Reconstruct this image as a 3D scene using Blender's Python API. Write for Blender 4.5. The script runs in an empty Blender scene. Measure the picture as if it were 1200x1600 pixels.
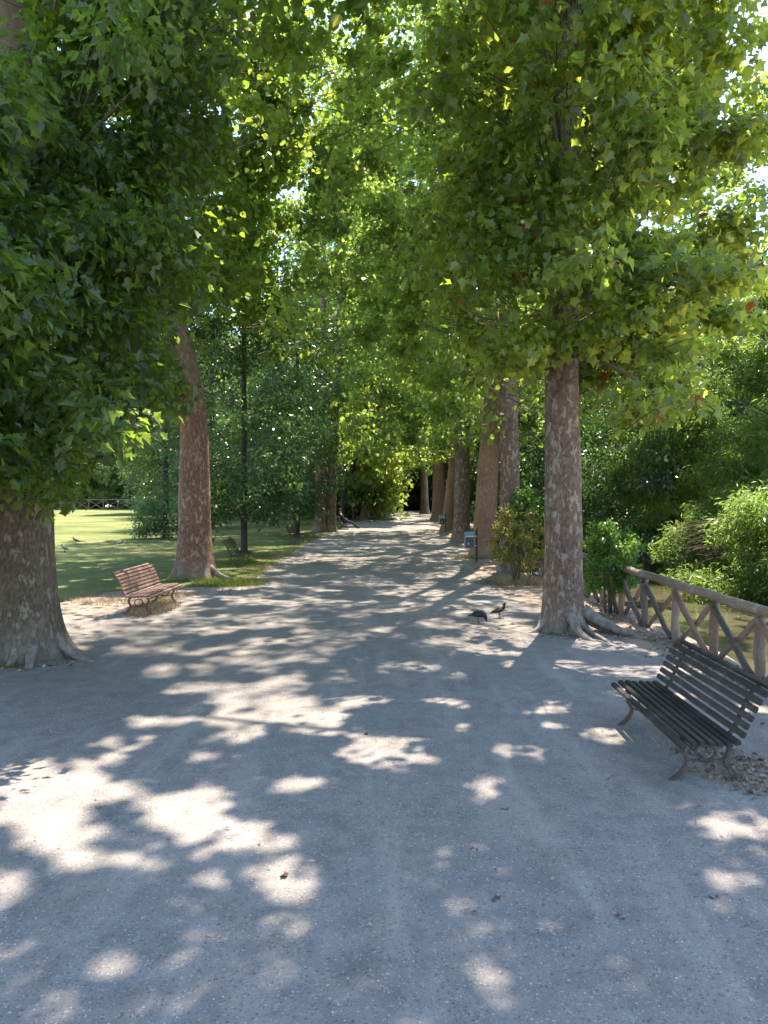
import bpy, bmesh, math, random
import numpy as np
from mathutils import Vector, Matrix, Euler
R = math.radians
rng = np.random.default_rng(7)
random.seed(7)
sc = bpy.context.scene
C = sc.collection

# ------------------------------------------------------------------ camera, sky, sun
CAMH = 2.2
cam_d = bpy.data.cameras.new('camera'); cam = bpy.data.objects.new('camera', cam_d); C.objects.link(cam)
cam_d.sensor_fit = 'VERTICAL'; cam_d.sensor_height = 32.0; cam_d.lens = 24.0
cam_d.clip_start = 0.05; cam_d.clip_end = 3000
cam.location = (0, 0, CAMH); cam.rotation_euler = (R(90 - 1.43), 0, 0)
sc.camera = cam
SUN_EL, SUN_AZ = R(61), R(20)            # azimuth clockwise from +Y (the view direction)
S = np.array([math.sin(SUN_AZ)*math.cos(SUN_EL), math.cos(SUN_AZ)*math.cos(SUN_EL), math.sin(SUN_EL)])
w = bpy.data.worlds.new('World'); sc.world = w; w.use_nodes = True
nt = w.node_tree; nt.nodes.clear()
sky = nt.nodes.new('ShaderNodeTexSky'); sky.sky_type = 'NISHITA'; sky.sun_disc = False
sky.sun_elevation = SUN_EL; sky.sun_rotation = SUN_AZ; sky.air_density = 1.0; sky.dust_density = 0.6; sky.ozone_density = 1.6
bg = nt.nodes.new('ShaderNodeBackground'); bg.inputs[1].default_value = 0.15
wo = nt.nodes.new('ShaderNodeOutputWorld'); nt.links.new(sky.outputs[0], bg.inputs[0]); nt.links.new(bg.outputs[0], wo.inputs[0])
sd = bpy.data.lights.new('sun', 'SUN'); sd.energy = 4.3; sd.angle = R(0.53); sd.color = (1.0, 0.885, 0.745)
so = bpy.data.objects.new('sun', sd); C.objects.link(so)
so.rotation_euler = Vector(S).to_track_quat('Z', 'Y').to_euler()
sc.view_settings.view_transform = 'Standard'; sc.view_settings.look = 'None'
sc.view_settings.gamma = 1; sc.view_settings.use_curve_mapping = False
sc.view_settings.exposure = 1.74
sc.cycles.max_bounces = 12; sc.cycles.diffuse_bounces = 4; sc.cycles.glossy_bounces = 3; sc.cycles.transmission_bounces = 6

# ------------------------------------------------------------------ object helpers
def link(o, parent=None):
    C.objects.link(o)
    if parent is not None: o.parent = parent
    return o
def tag(o, label=None, cat=None, group=None, kind=None):
    if label: o['label'] = label
    if cat: o['category'] = cat
    if group: o['group'] = group
    if kind: o['kind'] = kind
    return o
def thing(name, label, cat, loc=(0, 0, 0), rz=0, group=None):
    o = bpy.data.objects.new(name, None); link(o); o.empty_display_size = 0.2
    o.location = loc; o.rotation_euler = (0, 0, rz)
    return tag(o, label, cat, group)
def obj(name, me, mat=None, parent=None, loc=None, rot=None, kind=None):
    if mat is not None and len(me.materials) == 0: me.materials.append(mat)
    o = bpy.data.objects.new(name, me); link(o, parent)
    if loc is not None: o.location = loc
    if rot is not None: o.rotation_euler = rot
    if kind: o['kind'] = kind
    return o
def copy_tree(root, loc, rz, label=None, group=None, scale=None):
    r = root.copy(); C.objects.link(r); r.location = loc; r.rotation_euler = (0, 0, rz)
    if scale: r.scale = scale
    if label: r['label'] = label
    if group: r['group'] = group
    for ch in list(root.children):
        c = ch.copy(); C.objects.link(c); c.parent = r
        for g in ch.children:
            d = g.copy(); C.objects.link(d); d.parent = c
    return r

class MB:
    def __init__(s): s.v = []; s.f = []
    def add(s, vs, fs):
        n = len(s.v); s.v += [tuple(v) for v in vs]; s.f += [tuple(n+i for i in f) for f in fs]
    def box(s, c, h, M=None):
        vs = [Vector((c[0]+sx*h[0], c[1]+sy*h[1], c[2]+sz*h[2])) for sz in (-1, 1) for sy in (-1, 1) for sx in (-1, 1)]
        if M is not None: vs = [M @ v for v in vs]
        s.add(vs, [(0,2,3,1),(4,5,7,6),(0,1,5,4),(2,6,7,3),(0,4,6,2),(1,3,7,5)])
    def tube(s, pts, rad, n=8, flat=1.0, cap=True, jit=0):
        pts = [Vector(p) for p in pts]
        if not hasattr(rad, '__len__'): rad = [rad]*len(pts)
        vs = []
        up = Vector((0.13, 0.37, 0.92)).normalized()
        for i, p in enumerate(pts):
            t = (pts[min(i+1, len(pts)-1)] - pts[max(i-1, 0)]).normalized()
            a = t.cross(up)
            if a.length < 1e-3: a = t.cross(Vector((1, 0, 0)))
            a.normalize(); b = t.cross(a).normalized()
            for k in range(n):
                th = 2*math.pi*k/n; rr = rad[i]*(1 + jit*(random.random()-.5))
                vs.append(p + a*math.cos(th)*rr*flat + b*math.sin(th)*rr)
        fs = []
        for i in range(len(pts)-1):
            for k in range(n):
                fs.append((i*n+k, i*n+(k+1) % n, (i+1)*n+(k+1) % n, (i+1)*n+k))
        if cap:
            fs.append(tuple(range(n-1, -1, -1))); m = (len(pts)-1)*n; fs.append(tuple(range(m, m+n)))
        s.add(vs, fs)
    def mesh(s, name, smooth=False):
        me = bpy.data.meshes.new(name); me.from_pydata(s.v, [], s.f); me.update()
        if smooth: me.polygons.foreach_set('use_smooth', [True]*len(me.polygons))
        return me
def bez(p0, p1, p2, n):
    p0, p1, p2 = Vector(p0), Vector(p1), Vector(p2)
    return [p0*(1-t)**2 + p1*2*t*(1-t) + p2*t*t for t in [i/(n-1) for i in range(n)]]
def crom(pts, n):
    P = [Vector(p) for p in pts]; P = [P[0]*2-P[1]] + P + [P[-1]*2-P[-2]]; out = []
    for i in range(1, len(P)-2):
        for k in range(n):
            t = k/n; a, b, c, d = P[i-1], P[i], P[i+1], P[i+2]
            out.append(0.5*((2*b)+(c-a)*t+(2*a-5*b+4*c-d)*t*t+(3*b-a-3*c+d)*t**3))
    return out + [P[-2]]

# ------------------------------------------------------------------ numpy noise
_L = np.random.default_rng(3).random((256, 256))
def vn(x, y):
    xi = np.floor(x).astype(int); yi = np.floor(y).astype(int); fx = x-xi; fy = y-yi
    fx = fx*fx*(3-2*fx); fy = fy*fy*(3-2*fy)
    a = _L[xi & 255, yi & 255]; b = _L[(xi+1) & 255, yi & 255]; c = _L[xi & 255, (yi+1) & 255]; d = _L[(xi+1) & 255, (yi+1) & 255]
    return (a*(1-fx)+b*fx)*(1-fy)+(c*(1-fx)+d*fx)*fy
def fbm(x, y, o=3):
    s = 0; a = .5; t = 0
    for i in range(o): s = s+a*vn(x*2**i+17*i, y*2**i+31*i); t += a; a *= .5
    return s/t
def G(px, py, z=0.0):                     # where a ground point seen in the photo lies, metres
    d = (CAMH-z)*1200/(py-770); return ((px-600)/1200*d, d)

# ------------------------------------------------------------------ materials
def newmat(name):
    m = bpy.data.materials.new(name); m.use_nodes = True; n = m.node_tree; n.nodes.clear()
    o = n.nodes.new('ShaderNodeOutputMaterial'); b = n.nodes.new('ShaderNodeBsdfPrincipled')
    n.links.new(b.outputs[0], o.inputs[0]); return m, n, b, o
def nd(n, t, **k):
    x = n.nodes.new('ShaderNode'+t)
    for a, v in k.items(): setattr(x, a, v)
    return x
def noise(n, vec, scale, detail=4, rough=.55, dist=0):
    x = nd(n, 'TexNoise'); x.inputs['Scale'].default_value = scale; x.inputs['Detail'].default_value = detail
    x.inputs['Roughness'].default_value = rough; x.inputs['Distortion'].default_value = dist
    if vec is not None: n.links.new(vec, x.inputs['Vector'])
    return x
def ramp(n, fac, stops):
    x = nd(n, 'ValToRGB'); e = x.color_ramp.elements
    while len(e) < len(stops): e.new(.5)
    for i, (p, c) in enumerate(stops):
        e[i].position = p; e[i].color = (*c, 1) if hasattr(c, '__len__') else (c, c, c, 1)
    n.links.new(fac, x.inputs[0]); return x
def mix(n, fac, a, b, mode='MIX'):
    x = nd(n, 'Mix', data_type='RGBA', blend_type=mode)
    for s, v in ((0, fac), (6, a), (7, b)):
        if hasattr(v, 'type') or hasattr(v, 'is_linked'): n.links.new(v, x.inputs[s])
        else: x.inputs[s].default_value = v if s == 0 else (*v, 1)
    return x.outputs[2]
def bump(n, b, h, strength, dist=.01):
    x = nd(n, 'Bump'); x.inputs['Strength'].default_value = strength; x.inputs['Distance'].default_value = dist
    n.links.new(h, x.inputs['Height']); n.links.new(x.outputs[0], b.inputs['Normal'])
def mapping(n, src, scale):
    t = nd(n, 'TexCoord'); m = nd(n, 'Mapping'); m.inputs['Scale'].default_value = scale
    n.links.new(t.outputs[src], m.inputs[0]); return m.outputs[0]

def mat_leaf(name, dark, light, trans, tw=.42, rough=.42, spec=.5, odd=None, oddat=.985):
    m, n, b, o = newmat(name)
    at = nd(n, 'Attribute', attribute_name='rnd'); ac = nd(n, 'Attribute', attribute_name='clump')
    oi = nd(n, 'ObjectInfo')
    md = nd(n, 'Math', operation='ADD'); n.links.new(at.outputs['Fac'], md.inputs[0]); n.links.new(ac.outputs['Fac'], md.inputs[1])
    m2 = nd(n, 'Math', operation='MULTIPLY'); n.links.new(md.outputs[0], m2.inputs[0]); m2.inputs[1].default_value = .5
    m3 = nd(n, 'Math', operation='MULTIPLY_ADD'); n.links.new(oi.outputs['Random'], m3.inputs[0]); m3.inputs[1].default_value = .25
    n.links.new(m2.outputs[0], m3.inputs[2])
    c = ramp(n, m3.outputs[0], [(.2, dark), (.75, light), (1.0, tuple(min(1, v*1.3) for v in light))])
    t = ramp(n, m3.outputs[0], [(.2, tuple(v*.45 for v in trans)), (.85, trans), (1.0, (trans[0]*1.45, trans[1]*1.15, trans[2]))])
    col, tc = c.outputs[0], t.outputs[0]
    if odd:
        g = nd(n, 'Math', operation='GREATER_THAN'); n.links.new(at.outputs['Fac'], g.inputs[0]); g.inputs[1].default_value = oddat
        col = mix(n, g.outputs[0], col, odd); tc = mix(n, g.outputs[0], tc, tuple(v*1.4 for v in odd))
    n.links.new(col, b.inputs['Base Color']); b.inputs['Roughness'].default_value = rough
    b.inputs['Specular IOR Level'].default_value = spec
    tr = nd(n, 'BsdfTranslucent'); n.links.new(tc, tr.inputs[0])
    ms = nd(n, 'MixShader'); ms.inputs[0].default_value = min(.6, tw*1.25)
    n.links.new(b.outputs[0], ms.inputs[1]); n.links.new(tr.outputs[0], ms.inputs[2]); n.links.new(ms.outputs[0], o.inputs[0])
    return m

def mat_bark(name, a, b_, pale, grey, seed=0, patch=.52, sc_=1.0):
    m, n, b, o = newmat(name)
    tc = nd(n, 'TexCoord'); mp = nd(n, 'Mapping'); mp.inputs['Scale'].default_value = (11*sc_, 11*sc_, 5.5*sc_); mp.inputs['Location'].default_value = (seed, seed*2, seed)
    n.links.new(tc.outputs['Object'], mp.inputs[0]); v = mp.outputs[0]
    mp2 = nd(n, 'Mapping'); mp2.inputs['Scale'].default_value = (1.1, 1.1, .8); n.links.new(tc.outputs['Object'], mp2.inputs[0])
    big = noise(n, mp2.outputs[0], 1.3, 3)
    n1 = noise(n, v, 1.0, 5, .66, .15); n2 = noise(n, v, 2.3, 4, .6, .3); n3 = noise(n, v, 12, 4)
    c0 = mix(n, ramp(n, n2.outputs[0], [(.42, 0), (.56, 1)]).outputs[0], a, b_)
    c1 = mix(n, ramp(n, n1.outputs[0], [(patch, 0), (patch+.06, .85)]).outputs[0], c0, pale)
    sx = nd(n, 'SeparateXYZ'); n.links.new(tc.outputs['Object'], sx.inputs[0])
    hz = ramp(n, sx.outputs[2], [(0.0, 1), (.55, .0)])
    hi = nd(n, 'MapRange'); n.links.new(sx.outputs[2], hi.inputs[0]); hi.inputs[1].default_value = 3.2; hi.inputs[2].default_value = 7.0
    mm = nd(n, 'Math', operation='MAXIMUM'); n.links.new(hz.outputs[0], mm.inputs[0]); n.links.new(hi.outputs[0], mm.inputs[1])
    m4 = nd(n, 'Math', operation='MULTIPLY'); n.links.new(mm.outputs[0], m4.inputs[0]); m4.inputs[1].default_value = .75
    c2 = mix(n, m4.outputs[0], c1, grey)
    pl = noise(n, mp2.outputs[0], 3.2+seed*.15, 3, .6, 1.2)
    c2 = mix(n, ramp(n, pl.outputs[0], [(.6, 0), (.66, .55)]).outputs[0], c2, tuple(x*.8 for x in pale))
    c2 = mix(n, ramp(n, pl.outputs[0], [(.3, .6), (.36, 0)]).outputs[0], c2, tuple(x*.7 for x in a))
    c3 = mix(n, .55, c2, ramp(n, big.outputs[0], [(.3, .35), (.7, 1.0)]).outputs[0], 'MULTIPLY')
    c4 = mix(n, .35, c3, ramp(n, n3.outputs[0], [(.3, .45), (.7, 1)]).outputs[0], 'MULTIPLY')
    n.links.new(c4, b.inputs['Base Color']); b.inputs['Roughness'].default_value = .8
    hh = mix(n, .5, ramp(n, n1.outputs[0], [(patch-.03, 1), (patch+.03, 0)]).outputs[0], n3.outputs[0])
    bump(n, b, hh, .75, .02); return m

def mat_flat(name, col, rough=.6, metal=0, var=.3, scale=14, bumps=.2):
    m, n, b, o = newmat(name); v = mapping(n, 'Object', (1, 1, 1))
    t = noise(n, v, scale, 5); lo = tuple(c*(1-var) for c in col); hi = tuple(min(1, c*(1+var)) for c in col)
    n.links.new(ramp(n, t.outputs[0], [(.3, lo), (.7, hi)]).outputs[0], b.inputs['Base Color'])
    b.inputs['Roughness'].default_value = rough; b.inputs['Metallic'].default_value = metal
    bump(n, b, t.outputs[0], bumps, .005); return m

def mat_wood(name, a, b_, pale, rough=.65, axis=0):
    m, n, b, o = newmat(name)
    s = [28, 28, 28]; s[axis] = 1.6
    v = mapping(n, 'Object', tuple(s)); t = noise(n, v, 1.2, 6, .65, .4)
    v2 = mapping(n, 'Object', (3, 3, 3)); t2 = noise(n, v2, 2.2, 4)
    oi = nd(n, 'ObjectInfo')
    c = mix(n, ramp(n, t.outputs[0], [(.35, 0), (.65, 1)]).outputs[0], a, b_)
    c = mix(n, ramp(n, t2.outputs[0], [(.52, 0), (.72, .75)]).outputs[0], c, pale)
    c = mix(n, .5, c, ramp(n, oi.outputs['Random'], [(0, .55), (1, 1)]).outputs[0], 'MULTIPLY')
    n.links.new(c, b.inputs['Base Color']); b.inputs['Roughness'].default_value = rough
    bump(n, b, t.outputs[0], .5, .004); return m

def mat_gravel(name, base, dark, pale, warm):
    m, n, b, o = newmat(name); v = mapping(n, 'Object', (1, 1, 1))
    big = noise(n, v, .55, 4, .6, .5); mid = noise(n, v, 5, 5, .65); fine = noise(n, v, 130, 5, .75)
    vo = nd(n, 'TexVoronoi'); vo.inputs['Scale'].default_value = 85; n.links.new(v, vo.inputs['Vector'])
    vo2 = nd(n, 'TexVoronoi'); vo2.inputs['Scale'].default_value = 38; n.links.new(v, vo2.inputs['Vector'])
    c = mix(n, ramp(n, big.outputs[0], [(.35, 0), (.65, 1)]).outputs[0], base, warm)
    c = mix(n, ramp(n, mid.outputs[0], [(.35, .75), (.6, 0)]).outputs[0], c, dark)
    tv = mapping(n, 'Object', (1.6, .22, 1)); tr_ = noise(n, tv, 1.4, 4, .6, .3)
    c = mix(n, ramp(n, tr_.outputs[0], [(.5, 0), (.64, .7)]).outputs[0], c, tuple(x*1.2 for x in warm))
    pz = noise(n, v, 1.7, 6, .7, .8); fmask = ramp(n, pz.outputs[0], [(.42, 1), (.6, .15)]).outputs[0]
    c = mix(n, ramp(n, pz.outputs[0], [(.3, .55), (.46, 0)]).outputs[0], c, tuple(x*.8 for x in dark))
    c = mix(n, ramp(n, fine.outputs[0], [(.34, .7), (.5, 0)]).outputs[0], c, tuple(x*.5 for x in dark))
    bw = nd(n, 'RGBToBW'); n.links.new(vo.outputs['Color'], bw.inputs[0])
    c = mix(n, ramp(n, bw.outputs[0], [(.80, 0), (.9, .6)]).outputs[0], c, pale)
    c = mix(n, ramp(n, bw.outputs[0], [(.12, .5), (.2, 0)]).outputs[0], c, tuple(x*.35 for x in dark))
    n.links.new(c, b.inputs['Base Color']); b.inputs['Roughness'].default_value = .95
    b.inputs['Specular IOR Level'].default_value = .15
    h = mix(n, .5, fine.outputs[0], vo.outputs['Distance']); h = mix(n, .35, h, mid.outputs[0])
    bump(n, b, h, .8, .012); return m

def mat_lawn(name):
    m, n, b, o = newmat(name); v = mapping(n, 'Object', (1, 1, 1))
    a = noise(n, v, .22, 4, .6, .4); c_ = noise(n, v, 2.6, 5, .7); f = noise(n, v, 45, 4, .8)
    c = mix(n, ramp(n, a.outputs[0], [(.4, 0), (.68, 1)]).outputs[0], (.15, .19, .05), (.38, .355, .14))
    c = mix(n, ramp(n, c_.outputs[0], [(.5, 0), (.72, .8)]).outputs[0], c, (.38, .33, .16))
    c = mix(n, ramp(n, f.outputs[0], [(.35, .75), (.6, 0)]).outputs[0], c, (.04, .075, .02))
    n.links.new(c, b.inputs['Base Color']); b.inputs['Roughness'].default_value = .9; b.inputs['Specular IOR Level'].default_value = .1
    bump(n, b, mix(n, .5, f.outputs[0], c_.outputs[0]), .9, .05); return m

M = {}
M['leaf_R1'] = mat_leaf('plane_leaf', (.032, .07, .018), (.085, .145, .032), (.60, .74, .08), .44, .42, 1.0, odd=(.25, .09, .02), oddat=.993)
M['leaf_L1'] = mat_leaf('oak_leaf', (.025, .058, .022), (.065, .11, .032), (.44, .66, .06), .46, .38, 1.0)
M['leaf_L2'] = mat_leaf('plane_leaf_green', (.03, .07, .02), (.08, .14, .034), (.58, .78, .09), .43, .43, 1.0)
M['leaf_mid'] = mat_leaf('plane_leaf_mid', (.03, .07, .02), (.08, .14, .034), (.56, .78, .10), .43, .45, 1.0)
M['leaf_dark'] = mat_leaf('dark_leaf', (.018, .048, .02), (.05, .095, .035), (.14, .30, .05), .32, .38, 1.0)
M['leaf_bush'] = mat_leaf('bush_leaf', (.08, .13, .035), (.15, .24, .06), (.44, .66, .12), .4, .42, .6)
M['leaf_yellow'] = mat_leaf('yellow_leaf', (.13, .14, .03), (.34, .32, .10), (.5, .46, .09), .35, .55, .3)
M['leaf_far'] = mat_leaf('far_leaf', (.04, .08, .024), (.10, .155, .04), (.45, .62, .09), .38, .36, .8)
M['leaf_shrub'] = mat_leaf('shrub_leaf', (.03, .075, .02), (.075, .14, .03), (.22, .46, .05), .38, .4, .7)
M['bark_red'] = mat_bark('bark_red', (.20, .095, .062), (.33, .165, .11), (.52, .42, .31), (.27, .23, .18), 0, .545)
M['bark_brown'] = mat_bark('bark_brown', (.17, .10, .072), (.27, .175, .125), (.50, .42, .32), (.27, .24, .20), 3, .53)
M['bark_grey'] = mat_bark('bark_grey', (.125, .088, .056), (.215, .155, .10), (.38, .33, .24), (.21, .19, .15), 7, .545)
M['bark_tan'] = mat_bark('bark_tan', (.34, .185, .115), (.43, .26, .165), (.54, .43, .30), (.30, .25, .19), 5, .58)
M['bark_dark'] = mat_flat('bark_dark', (.05, .042, .035), .9, 0, .5, 16, .6)
M['twig'] = mat_flat('twig', (.09, .07, .05), .85, 0, .4)
M['root'] = mat_flat('root_bark', (.24, .20, .17), .9, 0, .45, 11, .6)
M['gravel'] = mat_gravel('gravel', (.315, .288, .265), (.235, .215, .20), (.48, .45, .42), (.355, .315, .275))
M['dirt'] = mat_gravel('dirt', (.36, .29, .24), (.22, .17, .14), (.46, .41, .36), (.42, .33, .26))
M['lawn'] = mat_lawn('lawn')
M['bank'] = mat_flat('bank_soil', (.12, .095, .07), .95, 0, .5, 6, .8)
M['slat_dark'] = mat_wood('slat_dark', (.024, .018, .018), (.055, .042, .039), (.12, .095, .085), .5)
M['slat_brown'] = mat_wood('slat_brown', (.16, .085, .065), (.27, .16, .12), (.36, .25, .2), .6)
M['iron'] = mat_flat('cast_iron', (.11, .085, .075), .7, .2, .5, 30, .3)
M['iron_rust'] = mat_flat('rusty_iron', (.17, .085, .06), .75, .1, .5, 30, .3)
M['log'] = mat_wood('log_wood', (.20, .14, .10), (.32, .235, .175), (.42, .34, .28), .8, 2)
M['log_warm'] = mat_wood('log_warm', (.19, .11, .07), (.33, .20, .13), (.42, .3, .22), .8, 2)
M['log_dark'] = mat_wood('log_dark', (.07, .055, .045), (.15, .115, .09), (.25, .2, .16), .8, 2)
M['rail'] = mat_wood('rail_wood', (.15, .12, .09), (.26, .21, .165), (.36, .31, .26), .8, 1)
M['dry'] = mat_leaf('dry_grass', (.22, .16, .09), (.46, .37, .22), (.4, .3, .14), .25, .7, .2)
M['grass'] = mat_leaf('green_grass', (.08, .13, .03), (.20, .24, .06), (.28, .36, .06), .35, .6, .2)
M['litter'] = mat_leaf('leaf_litter', (.12, .075, .045), (.42, .33, .25), (.3, .2, .1), .15, .7, .3)

def mat_pebble():
    m, n, b, o = newmat('pebble'); at = nd(n, 'Attribute', attribute_name='rnd')
    n.links.new(ramp(n, at.outputs['Fac'], [(0, (.14, .13, .13)), (.55, (.30, .28, .27)), (1, (.56, .54, .52))]).outputs[0], b.inputs['Base Color'])
    b.inputs['Roughness'].default_value = .75; return m
M['pebble'] = mat_pebble()
def mat_water():
    m, n, b, o = newmat('water'); v = mapping(n, 'Object', (1.0, 2.2, 1))
    t = noise(n, v, 1.6, 4, .55, .3); t2 = noise(n, v, .5, 3)
    n.links.new(ramp(n, t2.outputs[0], [(.35, (.07, .066, .036)), (.65, (.13, .115, .07))]).outputs[0], b.inputs['Base Color'])
    b.inputs['Roughness'].default_value = .09; b.inputs['IOR'].default_value = 1.33
    bump(n, b, t.outputs[0], .35, .03); return m
M['water'] = mat_water()

# ------------------------------------------------------------------ ground, lawn, path, water
def chan(y):
    return 1 - np.clip((y-44)/10, 0, 1)
def ground_z(x, y):
    k = chan(y); wob = .35*(fbm(y*.35+5, y*0+2)-.5)
    a = np.clip((x-(4.62+wob))/.75, 0, 1); b2 = np.clip((10.6+2*wob-x)/1.1, 0, 1)
    s = lambda t: t*t*(3-2*t)
    return -.75*np.minimum(s(a), s(b2))*k + .25*np.clip((x-10.5)/6, 0, 1)*(fbm(x*.3, y*.3))
def grid_mesh(name, xs, ys, zf, mask=None, smooth=True):
    X, Y = np.meshgrid(xs, ys); Z = zf(X, Y)
    V = np.stack([X, Y, Z], -1).reshape(-1, 3); nx = len(xs); ny = len(ys)
    i, j = np.meshgrid(np.arange(ny-1), np.arange(nx-1), indexing='ij'); q = (i*nx+j).reshape(-1)
    F = np.stack([q, q+1, q+nx+1, q+nx], -1)
    me = bpy.data.meshes.new(name); me.from_pydata(V.tolist(), [], F.tolist()); me.update()
    if smooth: me.polygons.foreach_set('use_smooth', np.ones(len(F), bool))
    return me
xs = np.concatenate([[-1500, -400, -150, -70, -30, -12, -6, -3, 0, 2.5], np.arange(4, 11.6, .18), [13, 15, 18, 24, 40, 100, 400, 1500]])
ys = np.concatenate([[-1500, -300, -60, -20], np.arange(-6, 60, .5), [70, 90, 130, 300, 800, 1500]])
tag(obj('ground', grid_mesh('ground', xs, ys, ground_z), M['dirt']), 'bare tan earth beneath the trees and along the stream bank', kind='structure')
def rows_sheet(name, ys, xl, xr, n, zf):
    V = []; F = []
    for i, y in enumerate(ys):
        a, b2 = xl(y), xr(y)
        for k in range(n+1):
            t = k/n; x = a+(b2-a)*t; V.append((x, y, zf(x, y)))
    for i in range(len(ys)-1):
        for k in range(n):
            q = i*(n+1)+k; F.append((q, q+1, q+n+2, q+n+1))
    me = bpy.data.meshes.new(name); me.from_pydata(V, [], F); me.update()
    me.polygons.foreach_set('use_smooth', [True]*len(F)); return me
LE = ([-20, 5, 9, 13, 15.3, 17, 17.7, 18.2, 18.8, 21, 26, 39, 59, 82, 104], [-20, -16, -10, -7.6, -6.6, -6.2, -5.4, -3.2, -3.0, -3.45, -3.5, -3.2, -2.0, .7, 1.5])
ledge = lambda y: float(np.interp(y, *LE)) + .5*(float(fbm(np.float64(y*1.7), np.float64(3.3)))-.5)+.25*(float(fbm(np.float64(y*7), np.float64(8.3)))-.5)
ys = list(np.arange(5, 45, .12)) + list(np.arange(45, 104, .8))
tag(obj('lawn', rows_sheet('lawn', ys, lambda y: -90, lambda y: ledge(y), 60, lambda x, y: .012+.03*float(fbm(np.float64(x*.8), np.float64(y*.8)))*min(1, max(0, (ledge(y)-x)*2))), M['lawn']), 'park lawn beside the gravel avenue, sunlit far out and in tree shade near the path', kind='structure')
prx = lambda y: float(np.interp(y, [-10, 8, 11, 16, 25, 60, 90], [4.3, 4.2, 3.6, 2.6, 2.75, 3.6, 4.2])) + .35*(float(fbm(np.float64(y*2.3), np.float64(31.3)))-.5)
plx = lambda y: float(np.interp(y, [-10, 9, 12, 15, 18, 21, 26, 39, 59, 82, 92], [-9, -8, -5.6, -4.5, -3.2, -3.35, -3.4, -3.1, -1.9, .8, 1.8])) + .4*(float(fbm(np.float64(y*2.1), np.float64(13.3)))-.5)
ys = list(np.arange(-8, 40, .15)) + list(np.arange(40, 92, .8))
tag(obj('gravel_path', rows_sheet('gravel_path', ys, plx, prx, 40, lambda x, y: .005+.012*float(fbm(np.float64(x*.9), np.float64(y*.9)))), M['gravel']), 'wide grey gravel avenue dappled with sun between the tree rows', kind='structure')
tag(obj('stream_water', grid_mesh('stream_water', np.linspace(4.6, 11.5, 12), np.linspace(-30, 56, 60), lambda x, y: x*0-.36), M['water']), 'murky green brown stream beyond the log fence', kind='structure')

# ------------------------------------------------------------------ leaves
SH = {  # half outlines (x, y), tip at y=1
 'plane': [(0, 0), (.40, .04), (.36, .26), (.58, .50), (.29, .58), (0, 1)],
 'oak': [(0, 0), (.27, .24), (.19, .36), (.40, .58), (.21, .70), (0, 1)],
 'mid': [(0, 0), (.42, .22), (.40, .62), (0, 1)],
 'far': [(0, 0), (.45, .45), (0, 1)],
 'oval': [(0, 0), (.24, .40), (0, 1)],
 'thin': [(0, 0), (.11, .45), (0, 1)],
 'blade': [(-.035, 0), (.035, 0), (0, 1)],
}
def frames(rs, p, t, n, size):
    t = t/np.linalg.norm(t, axis=1, keepdims=True)
    s = np.cross(t, n); s /= np.linalg.norm(s, axis=1, keepdims=True)+1e-9
    n2 = np.cross(s, t); return dict(p=p, t=t, s=s, n=n2, size=size)
def catf(fs): return {k: np.concatenate([f[k] for f in fs]) for k in fs[0]}
def subf(f, m): return {k: v[m] for k, v in f.items()}
def leaf_verts(f, shape, fold=.35, curl=.25):
    h = np.array(SH[shape])
    hs = [h] if shape == 'blade' else [h, h*np.array([-1, 1])]
    if shape in ('far', 'oval', 'thin'): hs = [np.concatenate([h, (h*np.array([-1, 1]))[1:2]])[[0, 1, 2, 3]]]
    out = []
    for hh in hs:
        u = hh[:, 0][None, :, None]; v = hh[:, 1][None, :, None]
        w_ = fold*np.abs(u) - curl*v*v
        z = f['size'][:, None, None]
        out.append(f['p'][:, None, :] + z*(u*f['s'][:, None, :] + v*f['t'][:, None, :] + w_*f['n'][:, None, :]))
    return out
def leaf_mesh(name, sets, fold=.35, curl=.25):
    V = []; LV = []; LS = []; RN = []; CL = []; nv = 0; nl = 0
    for f, shape in sets:
        N = len(f['p'])
        if N == 0: continue
        rnd = f['rnd'] if 'rnd' in f else rng.random(N)
        cl = f['cl'] if 'cl' in f else rng.random(N)
        for vv in leaf_verts(f, shape, fold, curl):
            k = vv.shape[1]; V.append(vv.reshape(-1, 3))
            LV.append(np.arange(nv, nv+N*k)); LS.append(nl+np.arange(N)*k); nv += N*k; nl += N*k
            RN.append(rnd); CL.append(cl)
    V = np.concatenate(V); LV = np.concatenate(LV); LS = np.concatenate(LS)
    me = bpy.data.meshes.new(name); me.vertices.add(nv); me.vertices.foreach_set('co', V.astype(np.float32).ravel())
    me.loops.add(nl); me.loops.foreach_set('vertex_index', LV.astype(np.int32))
    me.polygons.add(len(LS)); me.polygons.foreach_set('loop_start', LS.astype(np.int32))
    for nm, arr in (('rnd', RN), ('clump', CL)):
        a = me.attributes.new(nm, 'FLOAT', 'FACE'); a.data.foreach_set('value', np.concatenate(arr).astype(np.float32))
    me.update(calc_edges=True); me.validate(); return me
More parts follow.
